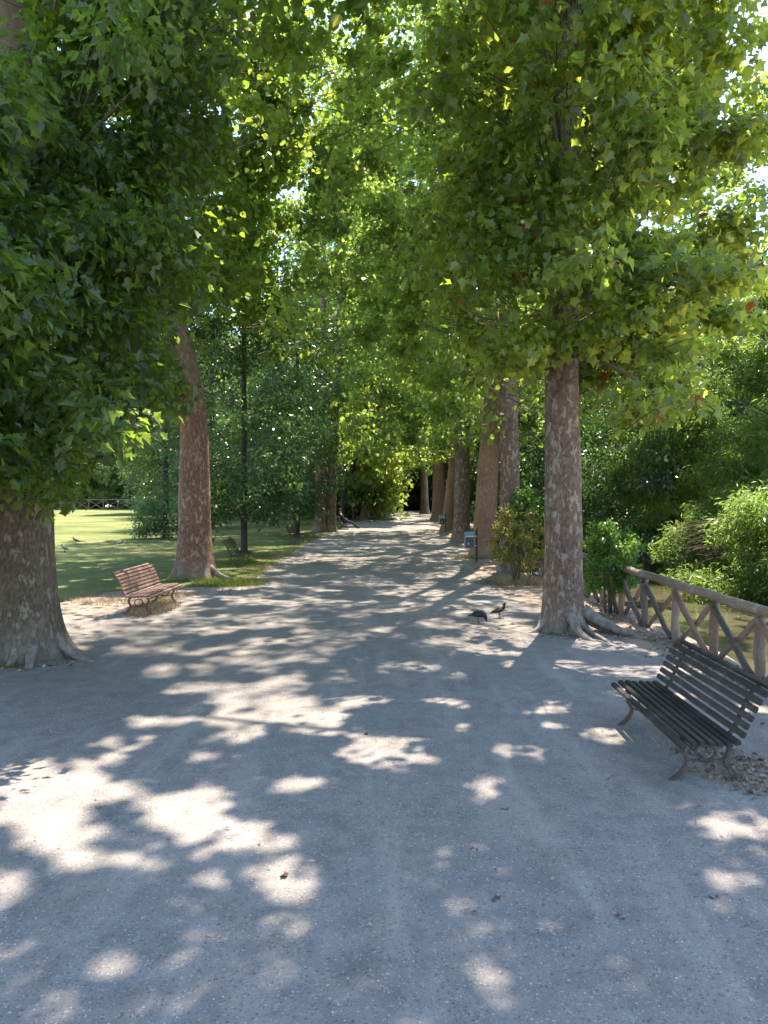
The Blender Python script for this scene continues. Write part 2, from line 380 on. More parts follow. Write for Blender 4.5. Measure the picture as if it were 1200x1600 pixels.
def foliage(rs, boughs, clumps, leaves, cr=.34, size=.17, up=.75, droop=.35, flat=.45):
    """boughs: (N,6) centre + radii; returns leaf frames"""
    B = np.array(boughs); nb = len(B)
    bi = np.repeat(np.arange(nb), clumps)
    d = rs.normal(size=(len(bi), 3)); d /= np.linalg.norm(d, axis=1, keepdims=True)
    rr = rs.random(len(bi))**.45
    c = B[bi, :3] + d*rr[:, None]*B[bi, 3:]
    bcl = rs.random(nb)
    ci = np.repeat(np.arange(len(c)), leaves); N = len(ci)
    q = rs.normal(size=(N, 3))*np.array([1, 1, flat]); q /= np.linalg.norm(q, axis=1, keepdims=True)
    q *= (rs.random(N)**.5*cr)[:, None]
    p = c[ci] + q
    az = q.copy(); az[:, 2] -= droop*cr; az += rs.normal(size=(N, 3))*.12
    out = d[ci]*.6
    n = np.array([0, 0, up]) + out*.6 + rs.normal(size=(N, 3))*.6
    f = frames(rs, p, az+1e-4, n, size*(.5+1.0*rs.random(N)))
    f['rnd'] = rs.random(N); f['cl'] = np.clip(bcl[bi][ci]*.7+.3*rs.random(len(c))[ci], 0, 1)
    return f, c
def off(f, v):
    g = dict(f); g['p'] = f['p']-np.array(v); return g

# ------------------------------------------------------------------ trunks
def trunk_mesh(name, pts, rads, flare=.6, fh=.3, lobes=6, seed=1, seg=40, rings=70, lump=.05):
    rs = np.random.default_rng(seed)
    P = crom(pts, 12); L = len(P); zs = np.array([p.z for p in P])
    rad = np.interp(np.linspace(0, 1, L), np.linspace(0, 1, len(rads)), rads)
    # denser rings low down
    top = zs[-1]; zz = np.concatenate([np.linspace(-.12, 1.6, rings//2), np.linspace(1.6, top, rings//2+1)[1:]])
    cx = np.interp(zz, zs, [p.x for p in P]); cy = np.interp(zz, zs, [p.y for p in P]); rr = np.interp(zz, zs, rad)
    th = np.arange(seg)/seg*2*np.pi; ph = rs.random(4)*6.28
    lob = .5+.5*np.cos(lobes*th+ph[0]+.7*np.sin(th*2+ph[1])); lob = lob**1.5
    V = []
    for i, z in enumerate(zz):
        e = math.exp(-max(z, -.1)/fh); e2 = math.exp(-max(z, -.1)/(fh*2.6))
        r = rr[i]*(1 + flare*e*(.35+.85*lob) + .12*e2 + lump*(fbm(np.cos(th)*1.3+9+seed, np.sin(th)*1.3+z*1.1+5)-.5)*2 + lump*.8*(fbm(np.cos(th)*4+9, np.sin(th)*4+z*4+5)-.5))
        V += list(zip(cx[i]+r*np.cos(th), cy[i]+r*np.sin(th), [z]*seg))
    F = [(i*seg+k, i*seg+(k+1) % seg, (i+1)*seg+(k+1) % seg, (i+1)*seg+k) for i in range(len(zz)-1) for k in range(seg)]
    F.append(tuple(range((len(zz)-1)*seg, len(zz)*seg)))
    me = bpy.data.meshes.new(name); me.from_pydata([tuple(map(float, v)) for v in V], [], F); me.update()
    me.polygons.foreach_set('use_smooth', [True]*len(F))
    ctr = lambda z: Vector((float(np.interp(z, zs, [p.x for p in P])), float(np.interp(z, zs, [p.y for p in P])), z))
    return me, ctr
def limb_mesh(name, a, b, r0, r1=.02, sag=.3, n=7):
    a, b = Vector(a), Vector(b); mid = (a+b)/2 + Vector((random.uniform(-.3, .3), random.uniform(-.3, .3), sag))
    m = MB(); pts = bez(a, mid, b, n)
    m.tube(pts, [r0+(r1-r0)*(i/(n-1)) for i in range(n)], 7); return m, pts
def root_mesh(name, ang, r0, L, rad, seed):
    random.seed(seed); m = MB(); pts = []; rr = []
    a = ang; x = math.cos(a)*r0; y = math.sin(a)*r0; z = rad*1.6; n = 12
    for i in range(n):
        t = i/(n-1); pts.append((x, y, max(rad*3.4*(1-t)**2.6+rad*.25*(1-t)-.02*t-.005, -.05))); rr.append(rad*(1-.72*t))
        a += random.uniform(-.22, .22); x += math.cos(a)*L/n; y += math.sin(a)*L/n
    m.tube(pts, rr, 10, flat=1.15, jit=.12); return m.mesh(name, True)

# canopy gaps: bright patches on the gravel seen in the photo, as ground ellipses
PATCH = [(745,1530,28,17),(180,1530,37,22),(232,1584,38,17),(445,1447,28,12),(446,1405,36,20),(430,1372,55,15),(300,1395,22,9),
 (330,1285,95,34),(270,1255,80,20),(390,1330,60,18),(330,1330,50,14),(60,1255,110,44),(90,1330,80,34),(20,1400,66,46),(60,1215,70,22),(180,1365,45,14),(15,1500,18,24),(80,1590,30,14),
 (470,1228,45,12),(375,1150,34,20),(350,1122,30,14),(410,1075,72,34),(450,1110,60,24),(500,1130,52,20),(300,1080,38,12),(270,1050,55,12),
 (600,1182,62,20),(690,1202,70,15),(770,1243,36,26),(780,1180,66,11),(755,1148,34,14),(560,1150,26,12),(640,1160,40,10),
 (950,1150,38,12),(1145,1395,38,15),(1160,1300,62,18),(1010,1088,66,11),(1000,1052,100,11),(845,1105,50,10),(860,1135,24,8),(700,1100,40,8),(1090,1265,36,10),
 (540,1060,66,12),(640,1045,50,8),(560,1098,50,12),(720,1060,36,8),(480,1030,90,10),(380,1030,60,12),(330,1010,90,9),(200,1000,90,12),(250,975,80,12),(450,1000,80,8),(700,1020,60,7),(850,1040,70,8),
 (200,1165,46,12),(250,1130,50,10),(320,1190,22,8),(170,1190,26,8),(590,1010,60,7),(760,995,44,5),(150,980,70,8),(1060,1120,40,8),(1180,1110,30,10),(860,1190,26,9)]
PW = []
for cx, cy, rx, ry in PATCH:
    x0, y0 = G(cx, cy); _, ya = G(cx, cy-ry); _, yb = G(cx, cy+ry)
    PW.append((x0, (ya+yb)/2, rx/1200*y0, (ya-yb)/2))
PW = np.array(PW)
def lit(gx, gy, grow=1.0, jit=.05):
    """True where the ground should see the sun"""
    gx = gx + rng.normal(size=len(gx))*jit; gy = gy + rng.normal(size=len(gx))*jit*1.3
    nx = gx + .10*(fbm(gx*2.2+3, gy*2.2)-.5)*2; ny = gy + .22*(fbm(gx*1.9+30, gy*1.9+9)-.5)*2
    m = np.zeros(len(gx), bool)
    for x0, y0, a, b2 in PW: m |= ((nx-x0)/(a*grow+.03))**2 + ((ny-y0)/(b2*grow+.03))**2 < 1
    m &= fbm(nx*3.6+5, ny*3.0+8, 2) > .27
    farz = gy > 10.2
    s = fbm(gx*2.0+50, gy*1.25+11, 3)
    far_lit = s > np.interp(gy, [10, 14, 30, 60], [.425, .43, .435, .43])
    lawn = (gx < -6) & (gy > 24.5); far_lit |= lawn; far_lit &= ~((gx < -5.6) & (gy > 15.8) & (gy < 24) & (s < .66))
    far_lit |= (gx < -3.6) & (gx > -6.5) & (gy > 11.5) & (gy < 16.2)
    far_lit |= ((gx-3.3)/1.3)**2 + ((gy-18.2)/1.6)**2 < 1
    far_lit |= ((gx-3.0)/1.2)**2 + ((gy-25.5)/1.2)**2 < 1
    return np.where(farz, far_lit, m) & (gy > 1.5)
def gprj(p): return p[:, 0]-S[0]/S[2]*p[:, 2], p[:, 1]-S[1]/S[2]*p[:, 2]
def gapped(f, keep=.0, zmin=3.0, jit=.02):
    gx, gy = gprj(f['p']+f['t']*f['size'][:, None]*.5)
    m = lit(gx, gy, 1.12, jit); m &= (f['p'][:, 2] > zmin) & (rng.random(len(gx)) > keep)
    return subf(f, ~m)

def ring_boughs(rs, cx, cy, z0, z1, n, rin, rout, br=(1.0, .55), lean=(0, 0), cond=None):
    out = []
    tries = 0
    while len(out) < n and tries < n*40:
        tries += 1
        z = z0+(z1-z0)*rs.random(); a = rs.random()*2*math.pi; t = rs.random()**.6
        ro = rout(z, a) if callable(rout) else rout
        r = rin+(ro-rin)*t
        x = cx+lean[0]*z+r*math.cos(a); y = cy+lean[1]*z+r*math.sin(a); zz = z-.10*r
        if cond and not cond(x, y, zz): continue
        s = .7+.6*rs.random(); out.append((x, y, zz, br[0]*s, br[0]*s, br[1]*s))
    return np.array(out)
def px_of(x, y, z): return 600+1200*x/y, 770-1200*(z-CAMH)/y
def frustum(f, margin=60):
    y = f['p'][:, 1]; px = 600+1200*f['p'][:, 0]/np.maximum(y, .1); py = 770-1200*(f['p'][:, 2]-CAMH)/np.maximum(y, .1)
    return (y > 1) & (px > -margin) & (px < 1200+margin) & (py > -margin) & (py < 1600)

def near_tree(name, label, base, pts, rads, bark, leafmat, shape, boughs, upper, seed, roots, nl=100, group=None,
              clumps=26, leaves=13, size=.17, cr=.34, flare=.6, thin=None, lobes=6, fh=.3):
    rs = np.random.default_rng(seed)
    t = thing(name, label, 'tree', (base[0], base[1], 0), 0, group)
    me, ctr = trunk_mesh('trunk', pts, rads, flare=flare, fh=fh, seed=seed, lobes=lobes)
    obj('trunk', me, bark, t)
    for i, (ang, L, rad) in enumerate(roots):
        obj('root', root_mesh('root', ang, rads[0]*1.05, L, rad, seed*10+i), M['root'], t)
    f, c = foliage(rs, boughs, clumps, leaves, cr, size)
    f = gapped(f, .02)
    if thin is not None: f = thin(f, rs)
    fu, cu = foliage(rs, upper, 26, 12, .42, .2)
    fu = gapped(fu)
    # limbs to the boughs
    allb = [tuple(b) for b in boughs]+[tuple(b) for b in upper]
    order = [i for i in rs.permutation(len(allb)) if math.hypot(allb[i][0]-base[0], allb[i][1]-base[1]) < (3.2 if px_of(*allb[i][:3])[1] > 0 and allb[i][1] > 4 else 6)][:22]
    tw = MB()
    for i in order:
        b = allb[i]; tip = Vector((b[0]-base[0], b[1]-base[1], b[2]))
        hd = math.hypot(tip.x, tip.y); z0 = min(max(tip.z-hd*.55, 4.4), pts[-1][2]-.5)
        m, lp = limb_mesh('limb', ctr(z0), tip, .022+.009*hd, .008, .25)
        for k in range(5):
            q = lp[random.randint(2, 6)]; e = q+Vector((random.uniform(-1, 1), random.uniform(-1, 1), random.uniform(-.5, .5)))
            tw.tube(bez(q, (q+e)/2+Vector((0, 0, .15)), e, 4), [.009, .007, .006, .004], 4, cap=False)
        obj('limb', m.mesh('limb', True), bark, t)
    for i in rs.permutation(len(c))[:700]:
        q = Vector(c[i])-Vector((base[0], base[1], 0)); tip = q+Vector((q.x*.06, q.y*.06, -.06)); tr = ctr(min(q.z, pts[-1][2]-.5))
        d_ = (tr-q); d_.z += -.35*d_.length; d_ = d_.normalized()*random.uniform(.5, 1.1); a_ = q+d_
        tw.tube(bez(a_, (a_+tip)/2+Vector((random.uniform(-.08, .08), random.uniform(-.08, .08), .08)), tip, 4), [.011, .008, .006, .003], 3, cap=False)
    obj('twigs', tw.mesh('twigs'), M['twig'], t, kind='stuff')
    return dict(t=t, f=f, fu=fu, base=base, mat=leafmat, shape=shape, nl=nl)
def finish_crown(T, extra=None):
    b = (T['base'][0], T['base'][1], 0); f = T['f']
    vis = np.where(frustum(f, 0))[0]
    d = np.linalg.norm(f['p'][vis]-np.array([0, 0, CAMH]), axis=1)/f['size'][vis]*.17
    pick = vis[np.argsort(d)[:T['nl']]]
    m = np.ones(len(f['p']), bool); m[pick] = False
    fr = f['p'][:, 1] < T['base'][1]+.3; fr &= frustum(f, 40); sets = [(off(subf(f, m & fr), b), T['shape']), (off(subf(f, m & ~fr), b), 'mid'), (off(subf(T['fu'], frustum(T['fu'], 80)), b), 'mid'), (off(subf(T['fu'], ~frustum(T['fu'], 80)), b), 'far')]
    if extra is not None and len(extra['p']): ef = frustum(extra, 80); sets += [(off(subf(extra, ef), b), 'mid'), (off(subf(extra, ~ef), b), 'far')]
    cr = obj('crown', leaf_mesh('crown', sets), T['mat'], T['t'], kind='stuff')
    z1 = np.zeros((1, 3)); e = np.eye(3)
    meshes = []
    for q in range(3):
        g = dict(p=z1, t=e[1:2], s=e[0:1], n=e[2:3], size=np.array([1.0]), rnd=np.array([.2+.3*q]), cl=np.array([.5]))
        meshes.append(leaf_mesh('leaf', [(g, T['shape'])], .3+.1*q, .15+.12*q)); meshes[-1].materials.append(T['mat'])
    for j, i in enumerate(pick):
        s, t_, n, p, z = f['s'][i], f['t'][i], f['n'][i], f['p'][i]-np.array(b), f['size'][i]
        o = bpy.data.objects.new('leaf', meshes[j % 3]); C.objects.link(o); o.parent = cr
        o.matrix_local = Matrix(((s[0]*z, t_[0]*z, n[0]*z, p[0]), (s[1]*z, t_[1]*z, n[1]*z, p[1]), (s[2]*z, t_[2]*z, n[2]*z, p[2]), (0, 0, 0, 1)))

rs = np.random.default_rng(11)
# --- right near plane tree
bR = G(880, 985)
def r1_cond(x, y, z):
    px, py = px_of(x, y, z)
    low = np.interp(px, [640, 700, 780, 850, 900, 1000, 1100, 1150, 1190], [380, 560, 610, 560, 600, 650, 585, 500, 400])
    return py < low and px > 700 and px < 1150-max(0, (150-py))*.3
bo = ring_boughs(rs, bR[0], bR[1], 3.2, 11.5, 190, .4, 3.1, (.58, .28), cond=r1_cond)
def crownup(z): return 6.2*math.sin(math.pi*min(1, max(.12, (z-5)/19)))**.6
upc = lambda cx, cy: (lambda x, y, z: px_of(x, y, z)[1] < -40 or y < 4)
up_ = ring_boughs(rs, bR[0], bR[1], 10.5, 21, 55, .8, lambda z, a: 6.0, (1.3, .7), cond=upc(*bR))
def thinR(f, rs):
    x = f['p'][:, 0]; y = f['p'][:, 1]; px = 600+1200*x/y
    front = (y < bR[1]) & (np.abs(px-880) < 24); return subf(f, ~(front & (rs.random(len(x)) < .42)))
T_R1 = near_tree('plane_tree', 'tall plane tree with mottled brown trunk and spreading roots between pigeons and log fence',
    bR, [(0, 0, -.2), (.0, 0, 2), (-.04, 0, 5), (.05, .1, 9), (0, .1, 14), (.1, 0, 19)], [.31, .285, .255, .22, .17, .06],
    M['bark_brown'], M['leaf_R1'], 'plane', bo, up_, 21, [(-.5, 1.3, .10), (-1.45, 1.0, .085), (3.6, .5, .06), (-.1, .8, .06), (-1.1, 1.6, .045)], 120,
    'plane trees lining the avenue', 29, 14, .12, thin=thinR, flare=.5, fh=.25)
# --- left near tree (lobed dark leaves)
bL = G(36, 1026)
def l1_cond(x, y, z):
    if y < 5.5: return False
    px, py = px_of(x, y, z)
    low = np.interp(px, [-200, 0, 60, 110, 200, 270, 300, 330], [810, 790, 790, 730, 670, 480, 300, 60])
    low += 75*(rs.random()-.62)
    return py < low and not (150 < px < 235 and 80 < py < 230) and px < 330 and not (px < 90 and py < 110)
bo = ring_boughs(rs, bL[0], bL[1]-.6, 2.3, 9.5, 330, .35, 3.6, (.55, .36), cond=l1_cond)
def l1u(x, y, z): return px_of(x, y, z)[1] < -40 or y < 4 or px_of(x, y, z)[0] < -80
up_ = ring_boughs(rs, bL[0], bL[1]-1, 8.0, 20, 60, .8, 6.4, (1.3, .7), cond=l1u)
T_L1 = near_tree('oak_tree', 'thickest tree in view, grey mottled flared trunk under a mass of dark lobed leaves',
    bL, [(0, 0, -.2), (-.02, 0, 2), (-.05, 0, 5), (.0, .1, 9), (0, .1, 14), (.1, 0, 19)], [.42, .385, .34, .27, .19, .06],
    M['bark_grey'], M['leaf_L1'], 'oak', bo, up_, 22, [(-.25, .95, .085), (-.95, .75, .07), (-1.35, .5, .06), (.3, .5, .06), (-2.2, .5, .07)], 150,
    None, 27, 14, .112, flare=.48, fh=.32, lobes=7)
# --- second left plane tree
b2 = G(303, 905)
def l2_cond(x, y, z):
    px, py = px_of(x, y, z)
    low = np.interp(px, [130, 200, 262, 290, 340, 400, 500, 600, 650], [600, 640, 640, 440, 470, 560, 580, 520, 430])
    return py < low and not (175 < px < 215 and 100 < py < 200)
bo = ring_boughs(rs, b2[0]+.5, b2[1], 4.6, 18.5, 320, .5, lambda z, a: min(7.5, 3.6+.33*z), (.72, .30), cond=l2_cond)
hi = lambda x, y, z: 330 < px_of(x, y, z)[0] < 560 and 20 < px_of(x, y, z)[1] < 440
bo = np.concatenate([bo, ring_boughs(rs, b2[0]+1.5, b2[1]+3, 7.5, 20, 100, .5, 7.5, (.85, .45), cond=hi)])
up_ = ring_boughs(rs, b2[0], b2[1], 12.0, 22, 75, .8, 6.0, (1.3, .7))
def thin2(f, rs):
    x = f['p'][:, 0]; y = f['p'][:, 1]; px = 600+1200*x/y; py = 770-1200*(f['p'][:, 2]-CAMH)/y
    front = (y < b2[1]) & (np.abs(px-285) < 26) & (py > 455) & (py < 560); return subf(f, ~(front & (rs.random(len(x)) < .9)))
T_L2 = near_tree('plane_tree', 'plane tree with leaning reddish trunk standing just behind the sunlit brown bench',
    b2, [(0, 0, -.2), (.02, 0, 2), (-.03, 0, 4.5), (-.55, .1, 7), (-1.0, .3, 9.5), (-.9, .3, 14), (-.5, 0, 20)], [.42, .39, .33, .27, .24, .18, .06],
    M['bark_red'], M['leaf_L2'], 'mid', bo, up_, 23, [(-.3, .9, .09), (-.9, .5, .07)], 60,
    'plane trees lining the avenue', 22, 12, .145, .30, thin=thin2, flare=.55, fh=.33)
# --- second right plane tree
b3 = G(797, 893)
def r2_cond(x, y, z):
    px, py = px_of(x, y, z)
    low = np.interp(px, [560, 620, 700, 780, 850, 950, 1050], [380, 560, 640, 700, 690, 600, 400])
    return py < low
bo = ring_boughs(rs, b3[0], b3[1], 3.0, 19, 360, .5, lambda z, a: min(7.0, 2.6+.3*z), (.70, .30), cond=r2_cond)
up_ = ring_boughs(rs, b3[0], b3[1], 13.0, 22, 70, .8, 5.6, (1.3, .7))
T_R2 = near_tree('plane_tree', 'plane tree with dull brown trunk rising straight behind the yellow green shrub',
    b3, [(0, 0, -.2), (0, 0, 2), (-.05, 0, 5), (-.1, .1, 9), (0, .1, 14), (.1, 0, 20)], [.29, .27, .25, .21, .16, .06],
    M['bark_brown'], M['leaf_L2'], 'mid', bo, up_, 24, [], 40, 'plane trees lining the avenue', 22, 12, .145, .30, flare=.3)
# fill leaves: keep the near gravel shaded outside its bright patches
cs = .11; X0, X1, Y0, Y1 = -7.5, 5.5, 1.2, 10.4
cov = np.zeros((int((X1-X0)/cs), int((Y1-Y0)/cs)))
for T in (T_R1, T_L1, T_L2, T_R2):
    for f in (T['f'], T['fu']):
        gx, gy = gprj(f['p']+f['t']*f['size'][:, None]*.5); i = ((gx-X0)/cs).astype(int); j = ((gy-Y0)/cs).astype(int)
        ok = (i >= 0) & (j >= 0) & (i < cov.shape[0]) & (j < cov.shape[1]); np.add.at(cov, (i[ok], j[ok]), 1)
ii, jj = np.where(cov < 4); need = (4-cov[ii, jj]).astype(int)
ii = np.repeat(ii, need); jj = np.repeat(jj, need)
gx = X0+(ii+rng.random(len(ii)))*cs; gy = Y0+(jj+rng.random(len(ii)))*cs
k = ~lit(gx, gy, 1.13, .04); gx, gy = gx[k], gy[k]
print('fill leaves', len(gx), 'of cells', cov.size)
zz = 9.5 + 10*fbm(gx*.5+7, gy*.5+3) + rng.normal(size=len(gx))*1.0; zz = np.clip(zz, 9.0, 19)
gxy = np.stack([gx, gy, np.zeros(len(gx))], 1) + S[None, :]*(zz/S[2])[:, None]
fill = frames(rng, gxy, rng.normal(size=gxy.shape), np.array([0, 0, 1.])+rng.normal(size=gxy.shape)*.35, .17+.06*rng.random(len(gx)))
fill['p'] = fill['p']-fill['t']*fill['size'][:, None]*.5
fill['rnd'] = rng.random(len(gx)); fill['cl'] = rng.random(len(gx))
N = 15000; lx_ = rng.uniform(-13.5, -5.7, N); ly_ = rng.uniform(15.8, 24.2, N); k = ~lit(lx_, ly_) & (fbm(lx_*1.3, ly_*1.3) < .62); lx_, ly_ = lx_[k], ly_[k]  # more fill leaves, added overhead only to cast shade on the lawn
lz = 7.5+4.5*fbm(lx_*.5, ly_*.5)+rng.normal(size=len(lx_))*.8
lp_ = np.stack([lx_, ly_, lx_*0], 1)+S[None, :]*(lz/S[2])[:, None]
f2 = frames(rng, lp_, rng.normal(size=lp_.shape), np.array([0, 0, 1.])+rng.normal(size=lp_.shape)*.4, .16+.06*rng.random(len(lx_)))
f2['rnd'] = rng.random(len(lx_)); f2['cl'] = rng.random(len(lx_)); fill = catf([fill, f2])
TS = [T_R1, T_L1, T_L2, T_R2]
dist = np.stack([np.hypot(fill['p'][:, 0]-T['base'][0], fill['p'][:, 1]-T['base'][1]) for T in TS]); who = dist.argmin(0)
for i, T in enumerate(TS): finish_crown(T, subf(fill, who == i))

# ------------------------------------------------------------------ middle and far trees (shared crowns)
def shared_crown(name, seed, R_, z0, z1, nb, clumps, leaves, size, shape, mat, br=(1.0, .42), cr=.36, low=.0, flat=.45, prof=.7, at=None):
    rs = np.random.default_rng(seed)
    prof_ = lambda z, a: R_*max(.25, math.sin(math.pi*min(.97, max(.10+low, (z-z0)/(z1-z0)*.85+.12)))**prof)*(.75+.35*math.sin(a*3+seed)*.5+.15)
    bo = ring_boughs(rs, 0, 0, z0, z1, nb, .4, prof_, br)
    f, c = foliage(rs, bo, clumps, leaves, cr, size, flat=flat)
    if at is not None:
        g = dict(f); g['p'] = f['p']+np.array([at[0], at[1], 0]); gx, gy = gprj(g['p']); f = subf(f, ~(lit(gx, gy) & (f['p'][:, 2] > 3.5) & (rs.random(len(gx)) > .15)))
    elif R_ > 2.8 and shape != 'thin':
        gx, gy = gprj(f['p']); f = subf(f, ~((fbm(gx*.6+9, gy*.6+4) > .56) & (f['p'][:, 2] > 2.5)))
    me = leaf_mesh(name, [(f, shape)]); me.materials.append(mat); return me, bo
cm1 = shared_crown('plane_crown', 41, 5.4, 4.6, 23, 170, 22, 13, .15, 'mid', M['leaf_mid'])
cm2 = shared_crown('plane_crown_b', 42, 5.6, 5.0, 24, 170, 22, 13, .15, 'mid', M['leaf_mid'])
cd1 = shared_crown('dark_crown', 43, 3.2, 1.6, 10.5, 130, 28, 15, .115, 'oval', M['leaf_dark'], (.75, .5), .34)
cf1 = shared_crown('far_crown', 44, 6.0, 1.2, 19, 150, 26, 13, .30, 'far', M['leaf_far'], (1.6, 1.1), .7, .12)
cf2 = shared_crown('far_crown_b', 45, 6.5, .8, 17, 150, 26, 13, .30, 'far', M['leaf_far'], (1.6, 1.1), .7, .15)
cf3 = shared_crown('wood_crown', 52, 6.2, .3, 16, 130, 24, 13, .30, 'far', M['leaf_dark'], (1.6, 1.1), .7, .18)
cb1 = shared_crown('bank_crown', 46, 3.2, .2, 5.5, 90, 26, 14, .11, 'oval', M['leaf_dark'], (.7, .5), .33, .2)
cs1 = shared_crown('shrub_foliage', 47, .8, .3, 2.1, 26, 12, 11, .09, 'oval', M['leaf_yellow'], (.17, .24), .14, .2)
cs2 = shared_crown('shrub_foliage_green', 48, .62, .6, 1.7, 38, 16, 14, .08, 'oval', M['leaf_shrub'], (.2, .17), .12, .2)
cw1 = shared_crown('feathery_foliage', 49, 2.1, -.1, 2.6, 90, 20, 20, .14, 'thin', M['leaf_bush'], (.45, .34), .27, .3, .5, .45)
cw2 = shared_crown('feathery_crown', 50, 2.4, 1.8, 8.4, 90, 20, 18, .19, 'thin', M['leaf_bush'], (.6, .3), .36, .15, .35)
co1 = shared_crown('open_crown', 51, 3.6, 6, 16, 55, 20, 11, .17, 'far', M['leaf_L2'], (.9, .5), .4)

def trunk_with_branches(pts, rads, bo, seed, flare=.35, nb=10, seg=20, rings=26):
    me, ctr = trunk_mesh('trunk', pts, rads, flare=flare, seed=seed, seg=seg, rings=rings)
    random.seed(seed); out = []
    for i in random.sample(range(len(bo)), min(nb, len(bo))):
        b = bo[i]; hd = math.hypot(b[0], b[1]); z0 = max(min(b[2]-hd*.6, pts[-1][2]*.9), pts[-1][2]*.12)
        mm, lp = limb_mesh('l', ctr(z0), (b[0], b[1], b[2]), rads[0]*.08+.006*hd, .008, .2); out.append(mm.mesh('branch', True))
    return me, out
def tree(name, label, xy, pts, rads, bark, crown, seed, group=None, rz=0, s=1.0, nb=10, flare=.35, seg=20, rings=26, cat='tree', crownoff=(0, 0, 0), cscale=None):
    t = thing(name, label, cat, (xy[0], xy[1], 0), 0, group)
    tm, bm_ = trunk_with_branches(pts, rads, crown[1]*np.array([s]*6), seed, flare, nb, seg, rings)
    obj('trunk', tm, bark, t)
    for b_ in bm_: obj('branch', b_, bark, t)
    c = obj('crown', crown[0], None, t, crownoff, (0, 0, rz), kind='stuff'); c.scale = cscale or (s, s, s)
    return t
def pp(lx, h=22, by=0): return [(0, 0, -.2), (lx*.15, 0, 2.2), (lx*.5, by*.5, 6), (lx, by, 11), (lx, by, h)]
AV = 'plane trees lining the avenue'
MT = [((755, 872), [.38, .35, .31, .2, .07], M['bark_tan'], .75, cm1, 1.0, 'plane tree with pale orange brown trunk directly behind the larger looking litter bin'),
      ((721, 847), [.36, .34, .30, .2, .07], M['bark_brown'], .1, cm2, 2.3, 'plane tree with dark brown trunk between the larger looking litter bin and orange leaning trunk'),
      ((700, 829), [.38, .36, .30, .2, .07], M['bark_tan'], 1.3, cm1, 4.0, 'leaning plane tree with slim orange trunk beside the smaller looking litter bin'),
      ((686, 813), [.56, .50, .40, .25, .09], M['bark_tan'], -.1, cm2, .7, 'plane tree with yellowish upper trunk behind the smaller looking litter bin'),
      ((664, 803), [.42, .38, .30, .2, .07], M['bark_grey'], -.3, cm1, 5.1, 'slim pale grey trunk standing alone where the avenue ends')]
for i, ((px, py), rr, bk, lx, cr, rz, lab) in enumerate(MT):
    if i < 3: cr = shared_crown('plane_crown', 200+i, 5.8, 4.4, 30, 260, 22, 13, .165, 'far', M['leaf_mid'], prof=.4, at=G(px, py)); rz = 0
    else: rz = 0
    tree('plane_tree', lab, G(px, py), pp(lx), rr, bk, cr, 60+i, AV, rz, flare=.4, seg=28, rings=44)
LT = [((500, 831), [.33, .31, .28, .2, .08], M['bark_red'], .2, cm2, 1.9, 'stout double trunked plane tree beside the person seated on a bench'),
      ((573, 812), [.50, .45, .36, .25, .09], M['bark_brown'], .1, cm1, 3.3, 'dark plane tree by the pale bench most distant along the path')]
for i, ((px, py), rr, bk, lx, cr, rz, lab) in enumerate(LT):
    rz = 0
    if i == 0: cr = shared_crown('plane_crown', 210+i, 6.6, 4.2, 34, 400, 20, 13, .23, 'far', M['leaf_mid'], prof=.35, at=G(px, py))
    t = tree('plane_tree', lab, G(px, py), pp(lx), rr, bk, cr, 70+i, AV, rz, flare=.5, seg=28, rings=44, crownoff=(0, 0, -1.6*i), cscale=(1.15, 1.15, 1.4) if i else None)
    if i == 0:
        m2, _ = trunk_mesh('trunk', pp(.5), [.30, .28, .25, .18, .07], flare=.35, seed=77, seg=24, rings=40)
        o = obj('trunk', m2, M['bark_brown'], t, (.56, .2, 0))
TH = [((381, 868), .115, .6, 'thin dark trunk directly behind the dark bench on the lawn edge'), ((464, 838), .13, 2.0, 'thin dark trunk beside the fourth bench, in front of the double trunked plane'),
      ((536, 816), .13, 3.1, 'thin trunk rising directly behind the person seated on a bench'), ((553, 813), .14, 4.4, 'thin dark trunk on the lawn edge between the seated person and the most distant bench'), ((589, 808), .15, 5.5, 'thin trunk on the lawn side of the path beyond all the benches')]
for i, ((px, py), r, rz, lab) in enumerate(TH):
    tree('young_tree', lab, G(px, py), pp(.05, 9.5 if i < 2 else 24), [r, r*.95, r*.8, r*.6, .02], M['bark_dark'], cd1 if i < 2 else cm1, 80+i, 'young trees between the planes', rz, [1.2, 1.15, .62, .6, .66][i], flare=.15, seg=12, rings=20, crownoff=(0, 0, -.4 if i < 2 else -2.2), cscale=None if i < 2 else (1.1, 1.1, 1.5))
# dark low-branched trees behind the second left plane
for i, (px, py, s, rz, lab) in enumerate([(258, 843, .85, 0, 'dark leafy tree whose branches sweep down to the sunlit lawn behind the brown bench'),
        (330, 826, 1.25, 2, 'dark leafy lawn tree between the leaning red trunk and the thin trunk'),
        (430, 820, 1.2, 4, 'dark leafy tree on the lawn between the thin trunk and the double trunked plane'), (395, 812, 1.5, 1, 'dark leafy tree on the lawn directly behind the thin trunk by the bench'), (490, 811, 1.5, 3, 'dark leafy tree on the lawn behind the double trunked plane')]):
    x, y = G(px, py); tree('lawn_tree', lab, (x, y), pp(.1, 9.5*s), [.16, .15, .12, .09, .03], M['bark_dark'], cd1, 90+i, 'dark trees on the lawn', rz, s, flare=.2, crownoff=(0, 0, -.9), seg=14, rings=22)
